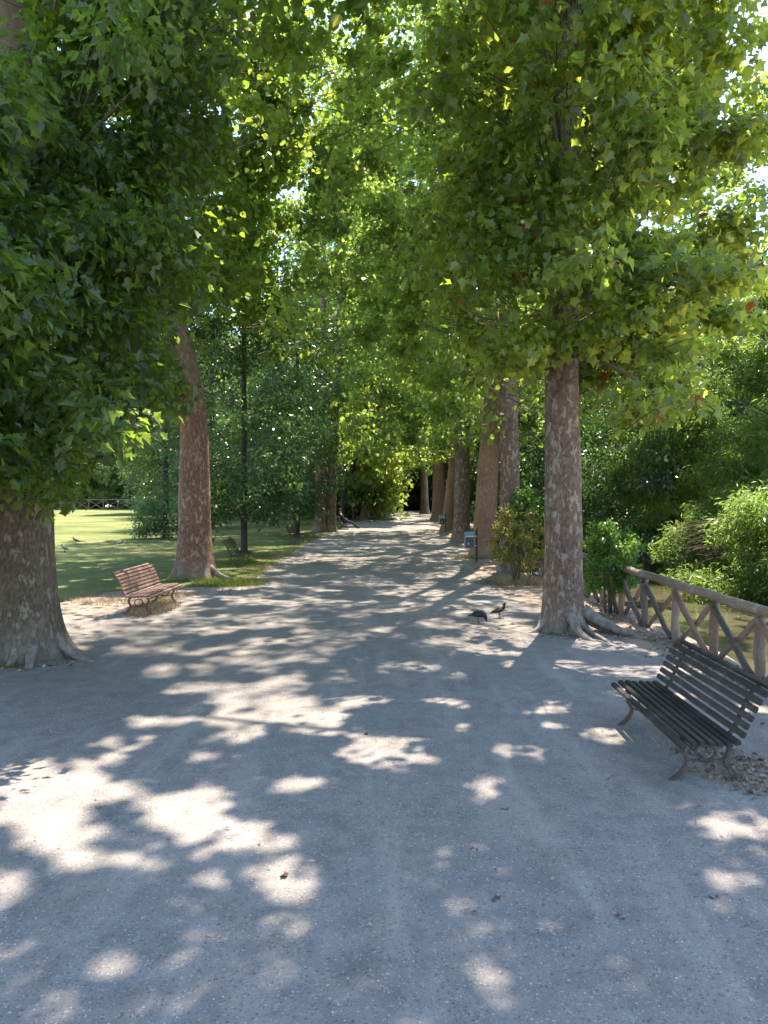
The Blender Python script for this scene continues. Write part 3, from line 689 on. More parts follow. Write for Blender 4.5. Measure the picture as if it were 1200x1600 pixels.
# far tree line beyond the lawn and at the end of the avenue
k = 0
names = ['broad', 'tall', 'rounded', 'dense', 'wide', 'bushy']
FT = []
for j in range(16):
    px = -60+j*44; y = 108+6*((j*7) % 5)/5*2; FT.append(((px-600)/1200*y, y, px, 'beyond the lawn fence'))
for j in range(6):
    px = 600+j*34; y = 99+5*(j % 3); FT.append(((px-600)/1200*y, y, px, 'closing the far end of the avenue'))
for j, (px, y) in enumerate([(480, 84), (528, 92), (575, 104), (640, 112), (430, 76), (340, 70), (270, 82), (515, 66), (560, 88)]):
    FT.append(((px-600)/1200*y, y, px, 'on the lawn near the end of the avenue'))
for j, (px, y) in enumerate([(735, 92), (790, 66), (850, 50), (900, 48), (960, 42), (1040, 52), (1120, 50), (1200, 56), (1290, 50)]):
    FT.append(((px-600)/1200*y, y, px, 'of the dark wood across the stream'))
base_far = {}
used = {}
for j, (x, y, px, where) in enumerate(FT):
    v = 2 if 'wood' in where else j % 2; s = .9+.35*((j*13) % 7)/7
    lab = 'broad green tree %s' % where
    if v not in base_far:
        cr = (cf1, cf2, cf3)[v]
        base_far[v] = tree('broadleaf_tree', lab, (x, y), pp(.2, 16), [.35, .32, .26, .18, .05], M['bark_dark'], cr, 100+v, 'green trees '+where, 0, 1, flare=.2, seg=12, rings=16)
        base_far[v].scale = (s, s, s); base_far[v].rotation_euler = (0, 0, j)
    else:
        copy_tree(base_far[v], (x, y, 0), j*1.7, lab, 'green trees '+where, (s, s, s))
# trees and bushes on the far bank of the stream
for i, (x, y, s, rz, lab) in enumerate([(9.6, 27, 1.15, 0, 'dark leafy bush across the stream behind the log fence shrub'), (12.2, 29.5, 1.25, 1, 'dark leafy bush across the stream above the brown dead twigs'),
        (7.6, 33, 1.3, 2, 'dark leafy bush across the stream between the mottled trunk and the dull brown trunk'), (15, 33, 1.5, 3, 'tall dark bush across the stream behind the feathery tree'), (9.6, 38, 1.3, 5, 'dark leafy bush in the shade between the orange and dull brown trunks')]):
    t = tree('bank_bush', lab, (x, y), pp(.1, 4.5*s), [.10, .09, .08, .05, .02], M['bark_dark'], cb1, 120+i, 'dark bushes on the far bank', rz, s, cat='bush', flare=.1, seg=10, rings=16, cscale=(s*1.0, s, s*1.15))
x, y = 12.6, 24; tree('feathery_tree', 'taller of the two light green feathery leaved trees across the stream', (11.6, 22.5), pp(.3, 7.8), [.10, .09, .07, .05, .02], M['bark_dark'], cw2, 131, None, 0, 1.0, flare=.1, seg=10, rings=16)
tree('feathery_tree', 'shorter of the two light green feathery leaved trees across the stream', (9.6, 25.5), pp(-.2, 6.2), [.08, .07, .06, .04, .02], M['bark_dark'], cw2, 132, None, 2.2, .75, flare=.1, seg=10, rings=16)
tree('open_crown_tree', 'tall sparse tree across the stream with blue sky showing through its crown', (14.6, 29), pp(.5, 15), [.2, .19, .15, .1, .03], M['bark_grey'], co1, 133, None, 0, 1.1, flare=.2, seg=14, rings=20)
for i, (x, y, s, rz, lab) in enumerate([(9.4, 18.0, 1.0, 0, 'bright feathery bush overhanging the stream behind the log fence rail'), (9.9, 21.3, .95, 2, 'bright feathery bush across the stream behind the overhanging one'), (11.6, 19.6, 1.25, 4, 'tallest bright feathery bush across the stream, farthest from the fence')]):
    t = thing('stream_bush', lab, 'bush', (x, y, -.3), rz, 'bright bushes on the far bank')
    m = MB(); random.seed(i)
    for k in range(9):
        a = random.random()*6.28; r = random.uniform(.6, 1.6)*s
        m.tube(bez((0, 0, 0), (math.cos(a)*r*.3, math.sin(a)*r*.3, 1.2*s), (math.cos(a)*r, math.sin(a)*r, random.uniform(1.2, 2.3)*s), 6), [.03, .025, .02, .015, .01, .006], 5)
    obj('stems', m.mesh('stems', True), M['twig'], t); c = obj('foliage', cw1[0], None, t, kind='stuff'); c.scale = (s, s, s)
# dead twigs hanging toward the water
t = thing('dead_branch', 'tangle of bare brown twigs hanging over the stream beside the bright bush', 'branch', (8.3, 19.2, .2))
m = MB(); random.seed(5)
for k in range(70):
    a = random.uniform(2.2, 4.2); L = random.uniform(.5, 1.3); z = random.uniform(.3, 1.3); p = Vector((random.uniform(-.2, .9), random.uniform(-.6, .6), z))
    e = p+Vector((math.cos(a)*L, math.sin(a)*L*.6, -random.uniform(.0, .5)))
    m.tube(bez(p, (p+e)/2+Vector((0, 0, .18)), e, 5), [.009, .008, .006, .005, .003], 4, cap=False)
    for q in range(3):
        s0 = p+(e-p)*random.random()+Vector((0, 0, .08)); m.tube([s0, s0+Vector((random.uniform(-.2, .05), random.uniform(-.15, .15), random.uniform(-.22, .05)))], [.004, .002], 3, cap=False)
obj('twigs', m.mesh('twigs'), M['litter'], t, kind='stuff')
m = MB(); m.tube(bez((.9, 0, -.5), (.8, 0, .5), (.2, -.1, 1.2), 6), [.04, .035, .03, .025, .02, .01], 6); obj('stem', m.mesh('stem', True), M['twig'], t)

# shrubs near the path
def shrub(name, label, xy, crown, seed, s, n, h, lean=0.0, cs=None):
    t = thing(name, label, 'shrub', (xy[0], xy[1], 0)); m = MB(); random.seed(seed)
    for k in range(n):
        a = random.random()*6.28; r = random.uniform(.15, .5)*s; x0 = random.uniform(-.12, .12)
        obj_m = MB(); obj_m.tube(bez((x0, x0*.5, -.03), (x0+math.cos(a)*r*.3, math.sin(a)*r*.3, h*.45), (math.cos(a)*r+lean, math.sin(a)*r, h), 7), [.02, .019, .017, .014, .011, .008, .005], 6)
        obj('stem', obj_m.mesh('stem', True), M['twig'], t)
    c = obj('foliage', crown[0], None, t, kind='stuff'); c.scale = cs or (s, s, s); return t
shrub('shrub', 'yellow green shrub with pale leaves at the foot of the dull brown trunk', G(806, 912), cs1, 1, 1.0, 7, 1.5, cs=(.78, .78, .85))
shrub('shrub', 'tall light green sapling behind the yellow green shrub', (3.95, 20.6), (cs2[0], 0), 2, 1.2, 4, 2.3, cs=(1.0, 1.0, 1.35))
shrub('shrub', 'bushy green shrub with several bare stems growing through the log fence', (4.15, 14.0), cs2, 3, 1.0, 7, 1.35, cs=(.78, .78, .98))

# ------------------------------------------------------------------ log fence
fence = thing('log_fence', 'rustic log fence with crossed braces between the gravel and the stream', 'fence', (4.3, 12, 0))
py_ = [3.9, 5.2, 6.4, 7.65, 8.88, 10.08, 11.3, 12.6, 13.8, 15.05, 16.3, 17.6, 18.9, 20.2, 21.5, 22.8]
fx = lambda y: 4.3+.02*(12-y)*(1 if y < 12 else .3)
random.seed(12)
FM = [M['log'], M['log_warm'], M['log_dark']]
def log_obj(name, a, b, r, mat, n=7, bend=.015, seg=9):
    a, b = Vector(a), Vector(b); L = (b-a).length
    m = MB(); pts = []; rr = []
    for i in range(n):
        t = i/(n-1); pts.append(Vector((random.uniform(-bend, bend), random.uniform(-bend, bend), t*L))); rr.append(r*random.uniform(.9, 1.1))
    rr[0] *= .93; rr[-1] *= .9
    m.tube(pts, rr, seg, jit=.1)
    o = obj(name, m.mesh(name, True), mat, fence, a-Vector(fence.location)); o.rotation_mode = 'QUATERNION'; o.rotation_quaternion = (b-a).to_track_quat('Z', 'Y'); return o
for i, y in enumerate(py_):
    x = fx(y); log_obj('post', (x, y, -.15), (x+random.uniform(-.03, .03), y, .80), random.uniform(.05, .062), random.choice(FM))
    if i+1 < len(py_):
        y2 = py_[i+1]; x2 = fx(y2)
        log_obj('brace', (x-.045, y+.06, .04), (x2-.045, y2-.04, .74), .042, random.choice(FM[1:]))
        log_obj('brace', (x+.045, y+.05, .76), (x2+.045, y2-.06, .03), .040, FM[0])
ry = [3.8, 7.7, 11.4, 15.1, 18.95, 22.9]
for a, b_ in zip(ry[:-1], ry[1:]):
    log_obj('rail', (fx(a), a-.12, .845), (fx(b_), b_+.12, .845+random.uniform(-.01, .02)), .062, M['log'], 12, .012, 12)

# far fence beyond the lawn
ff = thing('far_fence', 'distant rustic fence along the far edge of the lawn', 'fence', (-40, 101, 0))
def fo(name, me, x): return obj(name, me, M['log'], ff, (x, 0, 0))
pm = MB(); pm.tube([(0, 0, 0), (0, 0, 1.35)], .08, 6); pmesh = pm.mesh('post')
bm1 = MB(); bm1.tube([(0, .05, .05), (1.9, .05, 1.2)], .055, 5); bm1m = bm1.mesh('brace'); bm2 = MB(); bm2.tube([(0, -.05, 1.2), (1.9, -.05, .05)], .055, 5); bm2m = bm2.mesh('brace')
rm = MB(); rm.tube([(0, 0, 1.3), (1.9, 0, 1.3)], .07, 6); rmm = rm.mesh('rail')
for i in range(22):
    x = -14+i*1.9; fo('post', pmesh, x); fo('brace', bm1m, x); fo('brace', bm2m, x); fo('rail', rmm, x)

# ------------------------------------------------------------------ benches (front faces -Y, length along X)
PROF = [(-.285, .335, -.30), (-.215, .362, -.12), (-.148, .366, .0), (-.082, .362, .05), (-.016, .356, .08), (.05, .352, .05), (.112, .362, -.30),
        (.150, .425, -1.02), (.178, .487, -1.12), (.204, .549, -1.15), (.232, .611, -1.15), (.264, .672, -1.08), (.304, .728, -.92), (.372, .762, -.28)]
def bench_proto(name, label, loc, rz, wood, iron, length, group, seed):
    t = thing(name, label, 'bench', loc, rz, group)
    m = MB(); m.box((0, 0, 0), (length/2, .0245, .0155)); me = m.mesh('slat')
    bm = bmesh.new(); bm.from_mesh(me); bmesh.ops.bevel(bm, geom=bm.edges[:], offset=.006, segments=2, affect='EDGES'); bm.to_mesh(me); bm.free()
    me.materials.append(wood)
    random.seed(seed)
    for (u, z, a) in PROF:
        # tilt a: rotation about X so the slat's broad face follows the curve
        obj('slat', me, None, t, (random.uniform(-.008, .008), u, z+random.uniform(-.002, .002)), (-a, random.uniform(-.004, .004), random.uniform(-.004, .004)))
    curve = [(0, u+(.02*math.cos(a+1.57)), z-.03) if i < 7 else (0, u+.028, z-.012) for i, (u, z, a) in enumerate(PROF)]
    def bar(name, pts, w_, th, x):
        m = MB(); P = crom(pts, 5); hw, ht = w_/2, th/2; vs = []; n = len(P)
        for i, p in enumerate(P):
            tt = (P[min(i+1, n-1)]-P[max(i-1, 0)]).normalized(); nn = Vector((0, -tt.z, tt.y))
            for sx, sn in ((-1, -1), (1, -1), (1, 1), (-1, 1)): vs.append(p+Vector((sx*hw, 0, 0))+nn*sn*ht)
        fs = [(i*4+k, i*4+(k+1) % 4, i*4+4+(k+1) % 4, i*4+4+k) for i in range(n-1) for k in range(4)]+[(3, 2, 1, 0), (n*4-4, n*4-3, n*4-2, n*4-1)]
        m.add(vs, fs); return obj(name, m.mesh(name), iron, t, (x, 0, 0))
    for sx in (-1, 1):
        x = sx*(length/2-.24)
        fr = bar('seat_bearer', [(0, u, z) for (_, u, z) in curve[:7]], .03, .022, x)
        bar('back_bearer', [(0, u, z) for (_, u, z) in curve[6:]], .03, .022, x)
        bar('leg', [(0, -.20, .325), (0, -.215, .24), (0, -.175, .16), (0, -.215, .07), (0, -.30, .0), (0, -.345, -.005)], .035, .03, x)
        bar('leg', [(0, .10, .34), (0, .145, .25), (0, .115, .16), (0, .17, .06), (0, .26, .0), (0, .30, -.005)], .035, .03, x)
        ring = [(0, -.035+.075*math.cos(q), .225+.065*math.sin(q)) for q in [k*math.pi/6 for k in range(13)]]
        bar('scroll', ring, .022, .016, x)
        bar('brace', [(0, -.19, .17), (0, -.04, .15), (0, .12, .17)], .022, .018, x)
    m = MB(); m.tube([(-length/2+.24, -.03, .155), (length/2-.24, -.03, .155)], .009, 6); obj('tie_rod', m.mesh('tie_rod'), iron, t)
    return t
BG = 'slatted park benches along the avenue'
bA = bench_proto('park_bench', 'large looking dark slatted park bench in front of the log fence', (2.50, 6.5, 0), R(-90-1), M['slat_dark'], M['iron'], 1.86, BG, 1)
bB = bench_proto('park_bench', 'reddish brown slatted bench standing in the sun beside the leaning red trunk', (-4.42, 14.5, 0), R(90-2), M['slat_brown'], M['iron_rust'], 1.95, BG, 2)
for (px, py, rz, dark, lab) in [(373, 883, 93, 1, 'dark bench on the grass in front of the thin trunk near the leaning red trunk'), (463, 850, 88, 1, 'bench seen end on at the lawn edge, before the double trunked plane'),
        (537, 827, 92, 1, 'bench with the person in dark clothes sitting on it'), (580, 815, 96, 0, 'small pale bench most distant along the path, beyond the seated person')]:
    x, y = G(px, py); copy_tree(bA if dark else bB, (x, y, 0), R(rz), lab, BG)

# ------------------------------------------------------------------ litter bins
M['bin'] = mat_flat('bin_panel', (.09, .095, .13), .5, .3, .25, 20, .1)
M['bin_frame'] = mat_flat('bin_frame', (.28, .28, .29), .5, .4, .2, 20, .1)
M['blue'] = mat_flat('bin_blue', (.16, .42, .60), .45, 0, .12, 8, .05)
M['white'] = mat_flat('white_paint', (.75, .75, .72), .5, 0, .1, 8, .05)
t = thing('litter_bin', 'larger looking grey litter bin with blue top on a dark post by orange brown trunk', 'bin', (*G(735, 878), 0), 0, 'litter bins by the tree row')
m = MB(); m.box((-.03, 0, .66), (.155, .12, .205)); me = m.mesh('body'); bm = bmesh.new(); bm.from_mesh(me); bmesh.ops.bevel(bm, geom=bm.edges[:], offset=.02, segments=3, affect='EDGES'); bm.to_mesh(me); bm.free(); obj('body', me, M['bin_frame'], t)
m = MB(); m.box((-.03, -.121, .63), (.125, .005, .16)); obj('door_panel', m.mesh('door_panel'), M['bin'], t)
m = MB(); m.box((-.03, 0, .905), (.162, .128, .05)); me = m.mesh('lid'); bm = bmesh.new(); bm.from_mesh(me); bmesh.ops.bevel(bm, geom=bm.edges[:], offset=.03, segments=3, affect='EDGES'); bm.to_mesh(me); bm.free(); obj('lid', me, M['blue'], t)
m = MB(); m.box((-.03, -.124, .825), (.14, .006, .018)); obj('label_strip', m.mesh('label_strip'), M['white'], t)
m = MB(); m.box((-.075, -.130, .58), (.014, .004, .045)); obj('lock_plate', m.mesh('lock_plate'), M['white'], t)
m = MB(); m.tube([(.20, .02, -.1), (.20, .02, 1.05)], .03, 10); obj('post', m.mesh('post', True), M['bark_dark'], t)
m = MB(); m.box((.15, .0, .82), (.06, .015, .012)); m.box((.15, 0, .52), (.05, .015, .012)); obj('bracket', m.mesh('bracket'), M['white'], t)
binb = copy_tree(t, (*G(691, 832), 0), R(8), 'smaller looking litter bin with bright blue lid between the two orange trunks')

# ------------------------------------------------------------------ birds
def bird(name, label, loc, rz, mat, head_down=False, s=1.0, group=None):
    t = thing(name, label, 'pigeon', loc, rz, group)
    if head_down: spine = [(-.19, .115, .004, .022), (-.13, .125, .012, .03), (-.08, .14, .042, .05), (-.02, .155, .062, .066), (.05, .155, .062, .064), (.10, .13, .045, .046), (.125, .095, .03, .03), (.135, .06, .021, .022), (.142, .035, .012, .012), (.146, .022, .002, .002)]
    else: spine = [(-.20, .085, .004, .024), (-.14, .105, .012, .03), (-.08, .13, .040, .044), (-.02, .155, .058, .060), (.04, .175, .056, .058), (.085, .205, .040, .042), (.10, .245, .025, .027), (.108, .275, .024, .025), (.122, .288, .018, .017), (.136, .285, .002, .002)]
    V = []; n = 10
    for i, (x, z, rv, rh) in enumerate(spine):
        a = spine[max(i-1, 0)]; b_ = spine[min(i+1, len(spine)-1)]; d = Vector((b_[0]-a[0], 0, b_[1]-a[1])).normalized(); u = Vector((-d.z, 0, d.x))
        for k in range(n):
            q = 2*math.pi*k/n; V.append(Vector((x, 0, z))+u*math.sin(q)*rv+Vector((0, 1, 0))*math.cos(q)*rh)
    F = [(i*n+k, i*n+(k+1) % n, (i+1)*n+(k+1) % n, (i+1)*n+k) for i in range(len(spine)-1) for k in range(n)]+[tuple(range(n-1, -1, -1)), tuple(range((len(spine)-1)*n, len(spine)*n))]
    m = MB(); m.add(V, F); obj('body', m.mesh('body', True), mat, t)
    hx, hz = (.140, .028) if head_down else (.133, .284)
    m = MB(); m.tube([(hx, 0, hz), (hx+(.006 if head_down else .026), 0, hz-(.024 if head_down else .006))], [.006, .001], 6); obj('beak', m.mesh('beak'), M['bark_dark'], t)
    for sy in (-1, 1):
        m = MB(); m.tube([(-.17, sy*.025, .115), (-.09, sy*.052, .135), (.0, sy*.066, .16), (.055, sy*.055, .165)], [.006, .022, .034, .012], 8, flat=.3); obj('wing', m.mesh('wing', True), mat, t)
        m = MB(); m.tube([(.0, sy*.022, .11), (-.004, sy*.022, .05), (.004, sy*.022, .006)], [.009, .005, .005], 6)
        for q in (-.5, 0, .5, 3.14): m.tube([(.004, sy*.022, .006), (.004+.03*math.cos(q), sy*.022+.03*math.sin(q), .003)], [.004, .002], 4)
        obj('leg', m.mesh('leg'), M['leg_red'], t)
    t.scale = (s, s, s); return t
M['feather'] = mat_flat('feather', (.012, .012, .017), .5, 0, .4, 40, .2); M['feather_grey'] = mat_flat('feather_grey', (.16, .16, .18), .6, 0, .4, 30, .2); M['leg_red'] = mat_flat('leg_red', (.15, .05, .05), .6)
PG = 'pigeons on the ground'
bird('pigeon', 'dark pigeon pecking at the gravel with its head lowered', (*G(748, 975), .016), R(-12), M['feather'], True, .98, PG)
bird('pigeon', 'dark pigeon standing upright on the gravel with its head raised', (*G(781, 967), .016), R(15), M['feather'], False, .88, PG)
for i, (px, py, rz, lab) in enumerate([(118, 851, 200, 'grey pigeon on the sunlit lawn beside the thick grey trunk'), (187, 855, 20, 'grey pigeon on the sunlit lawn straight beyond the brown bench'), (330, 852, 10, 'dark pigeon on the shaded lawn between the red trunk and the dark bench'), (100, 864, 170, 'pigeon at the edge of the lawn shade, lowest of those on the grass')]):
    bird('pigeon', lab, (*G(px, py), .03), R(rz), M['feather'] if i == 2 else M['feather_grey'], False, 1.0, PG)

# ------------------------------------------------------------------ people
M['skin'] = mat_flat('skin', (.45, .27, .20), .55, 0, .08, 10, .05); M['hair'] = mat_flat('hair', (.02, .015, .013), .6, 0, .3, 60, .3)
M['navy'] = mat_flat('navy_cloth', (.025, .028, .055), .85, 0, .3, 20, .3); M['jeans'] = mat_flat('dark_trousers', (.03, .032, .05), .85, 0, .3, 20, .3); M['shoe'] = mat_flat('shoe', (.05, .05, .05), .6)
M['lblue'] = mat_flat('light_blue_cloth', (.35, .55, .72), .85, 0, .15, 20, .3)
def skin(name, joints, edges, mat, parent, sub=2):
    me = bpy.data.meshes.new(name); me.from_pydata([j[0] for j in joints], edges, []); me.update()
    o = bpy.data.objects.new(name, me); link(o, parent); me.materials.append(mat)
    md = o.modifiers.new('skin', 'SKIN'); md.use_smooth_shade = True; s = o.modifiers.new('sub', 'SUBSURF'); s.levels = sub; s.render_levels = sub
    for i, j in enumerate(joints):
        r = j[1]; me.skin_vertices[0].data[i].radius = (r, r) if not hasattr(r, '__len__') else r
    me.skin_vertices[0].data[0].use_root = True
    return o
def ball(name, c, r, mat, parent, z=1):
    bm = bmesh.new(); bmesh.ops.create_uvsphere(bm, u_segments=16, v_segments=10, radius=1); me = bpy.data.meshes.new(name)
    for v in bm.verts: v.co = Vector((v.co.x*r[0]+c[0], v.co.y*r[1]+c[1], v.co.z*r[2]+c[2]))
    for f in bm.faces: f.smooth = True
    bm.to_mesh(me); bm.free(); return obj(name, me, mat, parent)
def person(label, loc, rz, J, top, legs):
    """J: dict of joints; faces local +X"""
    t = thing('person', label, 'person', loc, rz)
    g = lambda k: J[k]
    pts = [(g('pelvis'), (.13, .12)), (g('belly'), (.12, .12)), (g('chest'), (.15, .12)), (g('neck'), .055), (g('head'), (.075, .085)), (g('crown'), (.07, .08))]
    E = [(0, 1), (1, 2), (2, 3), (3, 4), (4, 5)]
    for s in ('l', 'r'):
        b0 = len(pts)
        pts += [(g('sh'+s), .06), (g('el'+s), .045), (g('wr'+s), .03), (g('hd'+s), (.035, .018))]; E += [(2, b0), (b0, b0+1), (b0+1, b0+2), (b0+2, b0+3)]
        b1 = len(pts)
        pts += [(g('hp'+s), .085), (g('kn'+s), .062), (g('an'+s), .042), (g('to'+s), .03)]; E += [(0, b1), (b1, b1+1), (b1+1, b1+2), (b1+2, b1+3)]
    body = skin('body', pts, E, M['skin'], t)
    def off_(p, d): return (p[0]+d[0], p[1]+d[1], p[2]+d[2])
    sp = [(g('pelvis'), (.145, .135)), (g('belly'), (.135, .135)), (g('chest'), (.165, .135)), (off_(g('chest'), (g('neck')[0]*.6-g('chest')[0]*.6, 0, .10)), .08)]; SE = [(0, 1), (1, 2), (2, 3)]
    for s in ('l', 'r'):
        b0 = len(sp); sp += [(g('sh'+s), .075), (g('el'+s), .058), (g('wr'+s), .042)]; SE += [(2, b0), (b0, b0+1), (b0+1, b0+2)]
    skin('shirt', sp, SE, top, t)
    tp = [(g('pelvis'), (.15, .14))]; TE = []
    for s in ('l', 'r'):
        b0 = len(tp); tp += [(g('hp'+s), .10), (g('kn'+s), .078), (g('an'+s), .055)]; TE += [(0, b0), (b0, b0+1), (b0+1, b0+2)]
    skin('trousers', tp, TE, legs, t)
    h = g('head'); ball('hair', (h[0]-.015, h[1], h[2]+.045), (.105, .088, .10), M['hair'], t)
    ball('nose', (h[0]+.092, h[1], h[2]), (.015, .011, .02), M['skin'], t)
    for s, sy in (('l', 1), ('r', -1)):
        ball('ear', (h[0], h[1]+sy*.08, h[2]), (.018, .01, .03), M['skin'], t)
        a, b_ = Vector(g('an'+s)), Vector(g('to'+s)); m = MB(); m.tube([a-(b_-a)*.25, a+(b_-a)*.35, b_, b_+(b_-a)*.25], [.045, .05, .042, .02], 10, flat=.85); obj('shoe', m.mesh('shoe', True), M['shoe'], t)
        w_ = Vector(g('hd'+s)); d = (w_-Vector(g('wr'+s))).normalized(); sd_ = d.cross(Vector((0, 0, 1))).normalized()
        for k in range(4):
            q = w_+sd_*(-.027+.018*k); m = MB(); L = (.055, .068, .07, .058)[k]; m.tube([q, q+d*L*.6, q+d*L*.9-Vector((0, 0, .018))], [.009, .008, .006], 6); obj('finger', m.mesh('finger', True), M['skin'], t)
        m = MB(); q = w_-d*.03+sd_*.03*sy; m.tube([q, q+sd_*.02*sy+d*.03, q+sd_*.02*sy+d*.055], [.011, .009, .007], 6); obj('thumb', m.mesh('thumb', True), M['skin'], t)
    return t
x, y = G(537, 827)
person('person in dark clothes leaning back on a bench with legs stretched toward the path', (x+.06, y-.2, 0), 0,
    dict(pelvis=(-.06, 0, .47), belly=(-.12, 0, .62), chest=(-.21, 0, .82), neck=(-.27, 0, 1.02), head=(-.26, 0, 1.14), crown=(-.265, 0, 1.22),
         shl=(-.22, .2, .92), ell=(-.10, .28, .68), wrl=(.08, .14, .62), hdl=(.14, .09, .61), shr=(-.22, -.2, .92), elr=(-.10, -.28, .68), wrr=(.08, -.14, .62), hdr=(.14, -.09, .61),
         hpl=(.0, .09, .46), knl=(.42, .12, .42), anl=(.80, .1, .09), tol=(.92, .1, .13), hpr=(.0, -.09, .46), knr=(.42, -.12, .44), anr=(.84, -.06, .13), tor=(.95, -.06, .20)), M['navy'], M['jeans'])
person('person with dark hair in light blue shirt sitting behind the thick grey trunk', (-6.02, 11.7, 0), R(-150),
    dict(pelvis=(0, 0, .14), belly=(.0, 0, .28), chest=(.02, 0, .48), neck=(.04, 0, .67), head=(.07, 0, .79), crown=(.07, 0, .87),
         shl=(.02, .19, .57), ell=(.2, .26, .38), wrl=(.38, .15, .42), hdl=(.43, .12, .42), shr=(.02, -.19, .57), elr=(.2, -.26, .38), wrr=(.38, -.15, .42), hdr=(.43, -.12, .42),
         hpl=(.06, .1, .13), knl=(.42, .15, .42), anl=(.62, .12, .08), tol=(.74, .13, .05), hpr=(.06, -.1, .13), knr=(.42, -.15, .42), anr=(.62, -.12, .08), tor=(.74, -.13, .05)), M['lblue'], M['jeans'])

# ------------------------------------------------------------------ small ground cover
def blades(name, pts, h, mat, label, lean=.35, shape='blade', cat=None, up=True):
    N = len(pts); t = np.stack([rng.normal(size=N)*lean, rng.normal(size=N)*lean, np.ones(N)], 1)
    f = frames(rng, pts, t, np.stack([rng.normal(size=N), rng.normal(size=N), np.zeros(N)], 1)+1e-3, h*(.5+rng.random(N)))
    o = obj(name, leaf_mesh(name, [(f, shape)], .1, .15), mat); return tag(o, label, cat or 'grass', kind='stuff')
# lawn grass near the path
N = 62000; yy = 12+22*rng.random(N)**1.3; le = np.array([ledge(v) for v in np.linspace(11, 35, 400)]); e = np.interp(yy, np.linspace(11, 35, 400), le)
xx = e+.08+.35*rng.random(N)**2*(fbm(yy*3, yy*0+1)>.5) - 9*rng.random(N)**1.6
o_ = rng.random(N) < (.25+fbm(xx*1.5, yy*1.5)); P = np.stack([xx, yy, np.full(N, .012)], 1)[o_]
blades('lawn_grass', P, .05, M['grass'], 'short green grass growing along the edge of the lawn', .5)
def disc(cx, cy, rx, ry, n): 
    a = rng.random(n)*6.283; r = np.sqrt(rng.random(n)); return np.stack([cx+rx*r*np.cos(a), cy+ry*r*np.sin(a), np.full(n, .004)], 1)
yy = 13.5+20*rng.random(9000); e = np.interp(yy, np.linspace(11, 35, 400), le); xx = e+rng.normal(size=9000)*.22
blades('edge_grass', np.stack([xx, yy, np.full(9000, .012)], 1)[fbm(xx*2.2, yy*2.2) > .48], .075, M['dry'], 'ragged dry grass along the border between lawn and gravel', .7)
blades('dry_grass', np.concatenate([disc(-4.35, 14.5, .42, 1.05, 1500), disc(-4.6, 16.2, .6, .6, 500), disc(-5.3, 15.3, .9, .5, 500)]), .12, M['dry'], 'dry straw coloured grass standing under the sunlit bench', .7)
blades('dry_grass', np.concatenate([disc(2.62, 6.45, .25, .95, 1500), disc(2.9, 5.8, .25, .4, 500)]), .055, M['dry'], 'dry trampled grass under the large looking dark bench', .8)
blades('weeds', np.concatenate([disc(G(373, 880)[0], G(373, 880)[1], .5, 1.1, 1800), disc(-3.7, 18.3, .9, .5, 1500), disc(b2[0]+.2, b2[1]-.6, .7, .35, 900)]), .14, M['grass'], 'tall weeds around the leaning red trunk and the dark bench', .6)
blades('moss', np.concatenate([disc(bL[0]-.1, bL[1]-.72, .5, .10, 900), disc(bR[0]-.2, bR[1]-.45, .13, .10, 350)]), .05, M['grass'], 'low green moss and weeds at the feet of the grey and mottled trunks', .8)
blades('dry_weeds', np.concatenate([disc(3.1, 18.5, .9, .45, 1400), disc(3.0, 25.8, .8, .5, 900)]), .16, M['dry'], 'dry weeds around the yellow shrub and the orange brown trunk', .7)
def flatleaves(name, pts, size, mat, label, shape='mid', cat='leaf litter'):
    N = len(pts); f = frames(rng, pts, np.stack([rng.normal(size=N), rng.normal(size=N), rng.normal(size=N)*.25], 1), np.array([0, 0, 1.])+rng.normal(size=(N, 3))*.3, size*(.4+rng.random(N)))
    f['p'][:, 2] += .02
    return tag(obj(name, leaf_mesh(name, [(f, shape)], .3, .2), mat), label, cat, kind='stuff')
pts = [disc(2.75, 6.1, .35, .7, 260), disc(4.15, 9.5, .35, 2.5, 700), disc(4.2, 14, .3, 3, 500), disc(3.2, 18.7, .7, .7, 300), disc(3.2, 12.6, .5, .6, 120), disc(bL[0]+.3, bL[1]-.7, .8, .3, 90), disc(-4.4, 14.4, .5, 1.0, 140), disc(-3.3, 19, .5, 3, 200), disc(3.1, 23, .6, 4, 260), disc(3.7, 8.5, .3, 2.2, 120), disc(bR[0]+.2, bR[1]-.6, .8, .35, 110), disc(-6.6, 10.2, 1.2, 1.0, 120)]
flatleaves('leaf_litter', np.concatenate(pts), .045, M['litter'], 'dry brown leaves scattered under the benches and along the fence')
flatleaves('path_litter', np.concatenate([disc(0, 12, 4.2, 9.5, 700), disc(0, 5, 2.8, 3, 90)]), .03, M['litter'], 'small leaf scraps strewn over the gravel avenue', 'oval')
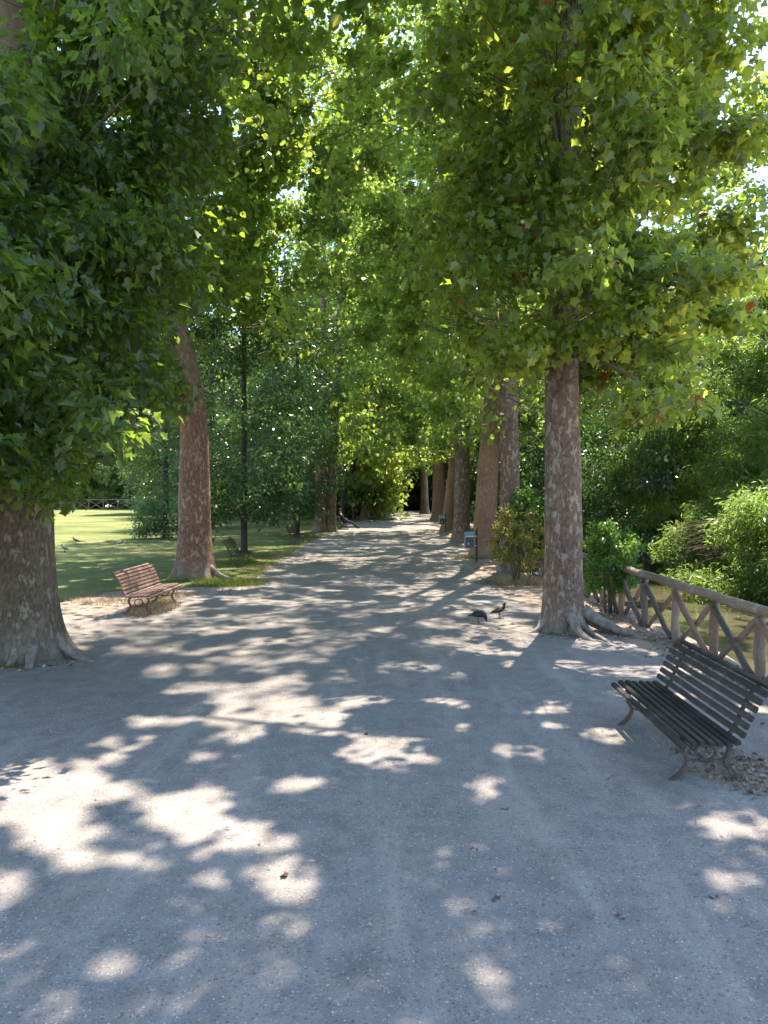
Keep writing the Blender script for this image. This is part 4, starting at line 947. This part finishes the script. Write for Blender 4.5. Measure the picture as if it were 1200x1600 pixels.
# fallen leaves one can pick out on the gravel
e = np.eye(3)
g = dict(p=np.zeros((1, 3)), t=e[1:2], s=e[0:1], n=e[2:3], size=np.array([.055]), rnd=np.array([.2]), cl=np.array([.1]))
fl = leaf_mesh('fallen_leaf', [(g, 'plane')], .55, .3); fl.materials.append(mat_flat('dead_leaf', (.13, .06, .045), .7, 0, .4, 20, .2))
for i, (px, py, lab) in enumerate([(792, 1273, 'dark curled dead leaf just below the tip of the central sun patch'), (447, 1380, 'reddish dead leaf inside a narrow patch of sun on the gravel'), (745, 1335, 'small dead leaf in open shade, midway between a sun patch tip and another dead leaf'),
        (773, 1415, 'grey brown dead leaf in the middle of the widest open shade'), (970, 1448, 'brown dead leaf lying closest to the camera on the shaded gravel'), (1125, 1417, 'brown dead leaf on shaded gravel, the one closest below the dark bench'), (575, 1152, 'tiny red leaf at the upper rim of the central sun patch')]):
    x, y = G(px, py); tag(obj('fallen_leaf', fl, None, None, (x, y, .012), (.12*math.sin(i*2), .1, i*1.3)), lab, 'leaf', 'fallen leaves on the gravel')
# pebbles
N = 36000; X = rng.uniform(-3.9, 3.9, N*2); Y = 2.4+6.5*rng.random(N*2)**1.4; k = (np.abs(X) < Y*.56+.2) & (fbm(X*.9, Y*.9) > rng.random(N*2)*.75); X, Y = X[k][:N], Y[k][:N]; N = len(X)
o8 = np.array([(1, 0, 0), (0, 1, 0), (-1, 0, 0), (0, -1, 0), (0, 0, 1)], float); sz = .0022+.0055*rng.random(N)**3
V = o8[None]*sz[:, None, None]*(.6+.7*rng.random((N, 5, 1))); V[:, :, 2] *= .8; an = rng.random(N)*6.28
c_, s_ = np.cos(an)[:, None], np.sin(an)[:, None]; V = np.stack([V[:, :, 0]*c_-V[:, :, 1]*s_, V[:, :, 0]*s_+V[:, :, 1]*c_, V[:, :, 2]], -1)
Zp = .005+.012*fbm(X*.9, Y*.9); V += np.stack([X, Y, Zp], -1)[:, None]
fi = np.array([(0, 1, 4), (1, 2, 4), (2, 3, 4), (3, 0, 4)]); LV = (np.arange(N)[:, None, None]*5+fi[None]).reshape(-1)
me = bpy.data.meshes.new('pebbles'); me.vertices.add(N*5); me.vertices.foreach_set('co', V.astype(np.float32).ravel()); me.loops.add(len(LV)); me.loops.foreach_set('vertex_index', LV.astype(np.int32))
me.polygons.add(N*4); me.polygons.foreach_set('loop_start', (np.arange(N*4)*3).astype(np.int32)); a = me.attributes.new('rnd', 'FLOAT', 'FACE'); a.data.foreach_set('value', np.repeat(rng.random(N), 4).astype(np.float32)); me.update(calc_edges=True)
tag(obj('pebbles', me, M['pebble']), 'loose pale and dark grit lying on the gravel avenue', 'gravel', kind='stuff')
print('tris', sum(len(m.loops)-2*len(m.polygons) for m in bpy.data.meshes))
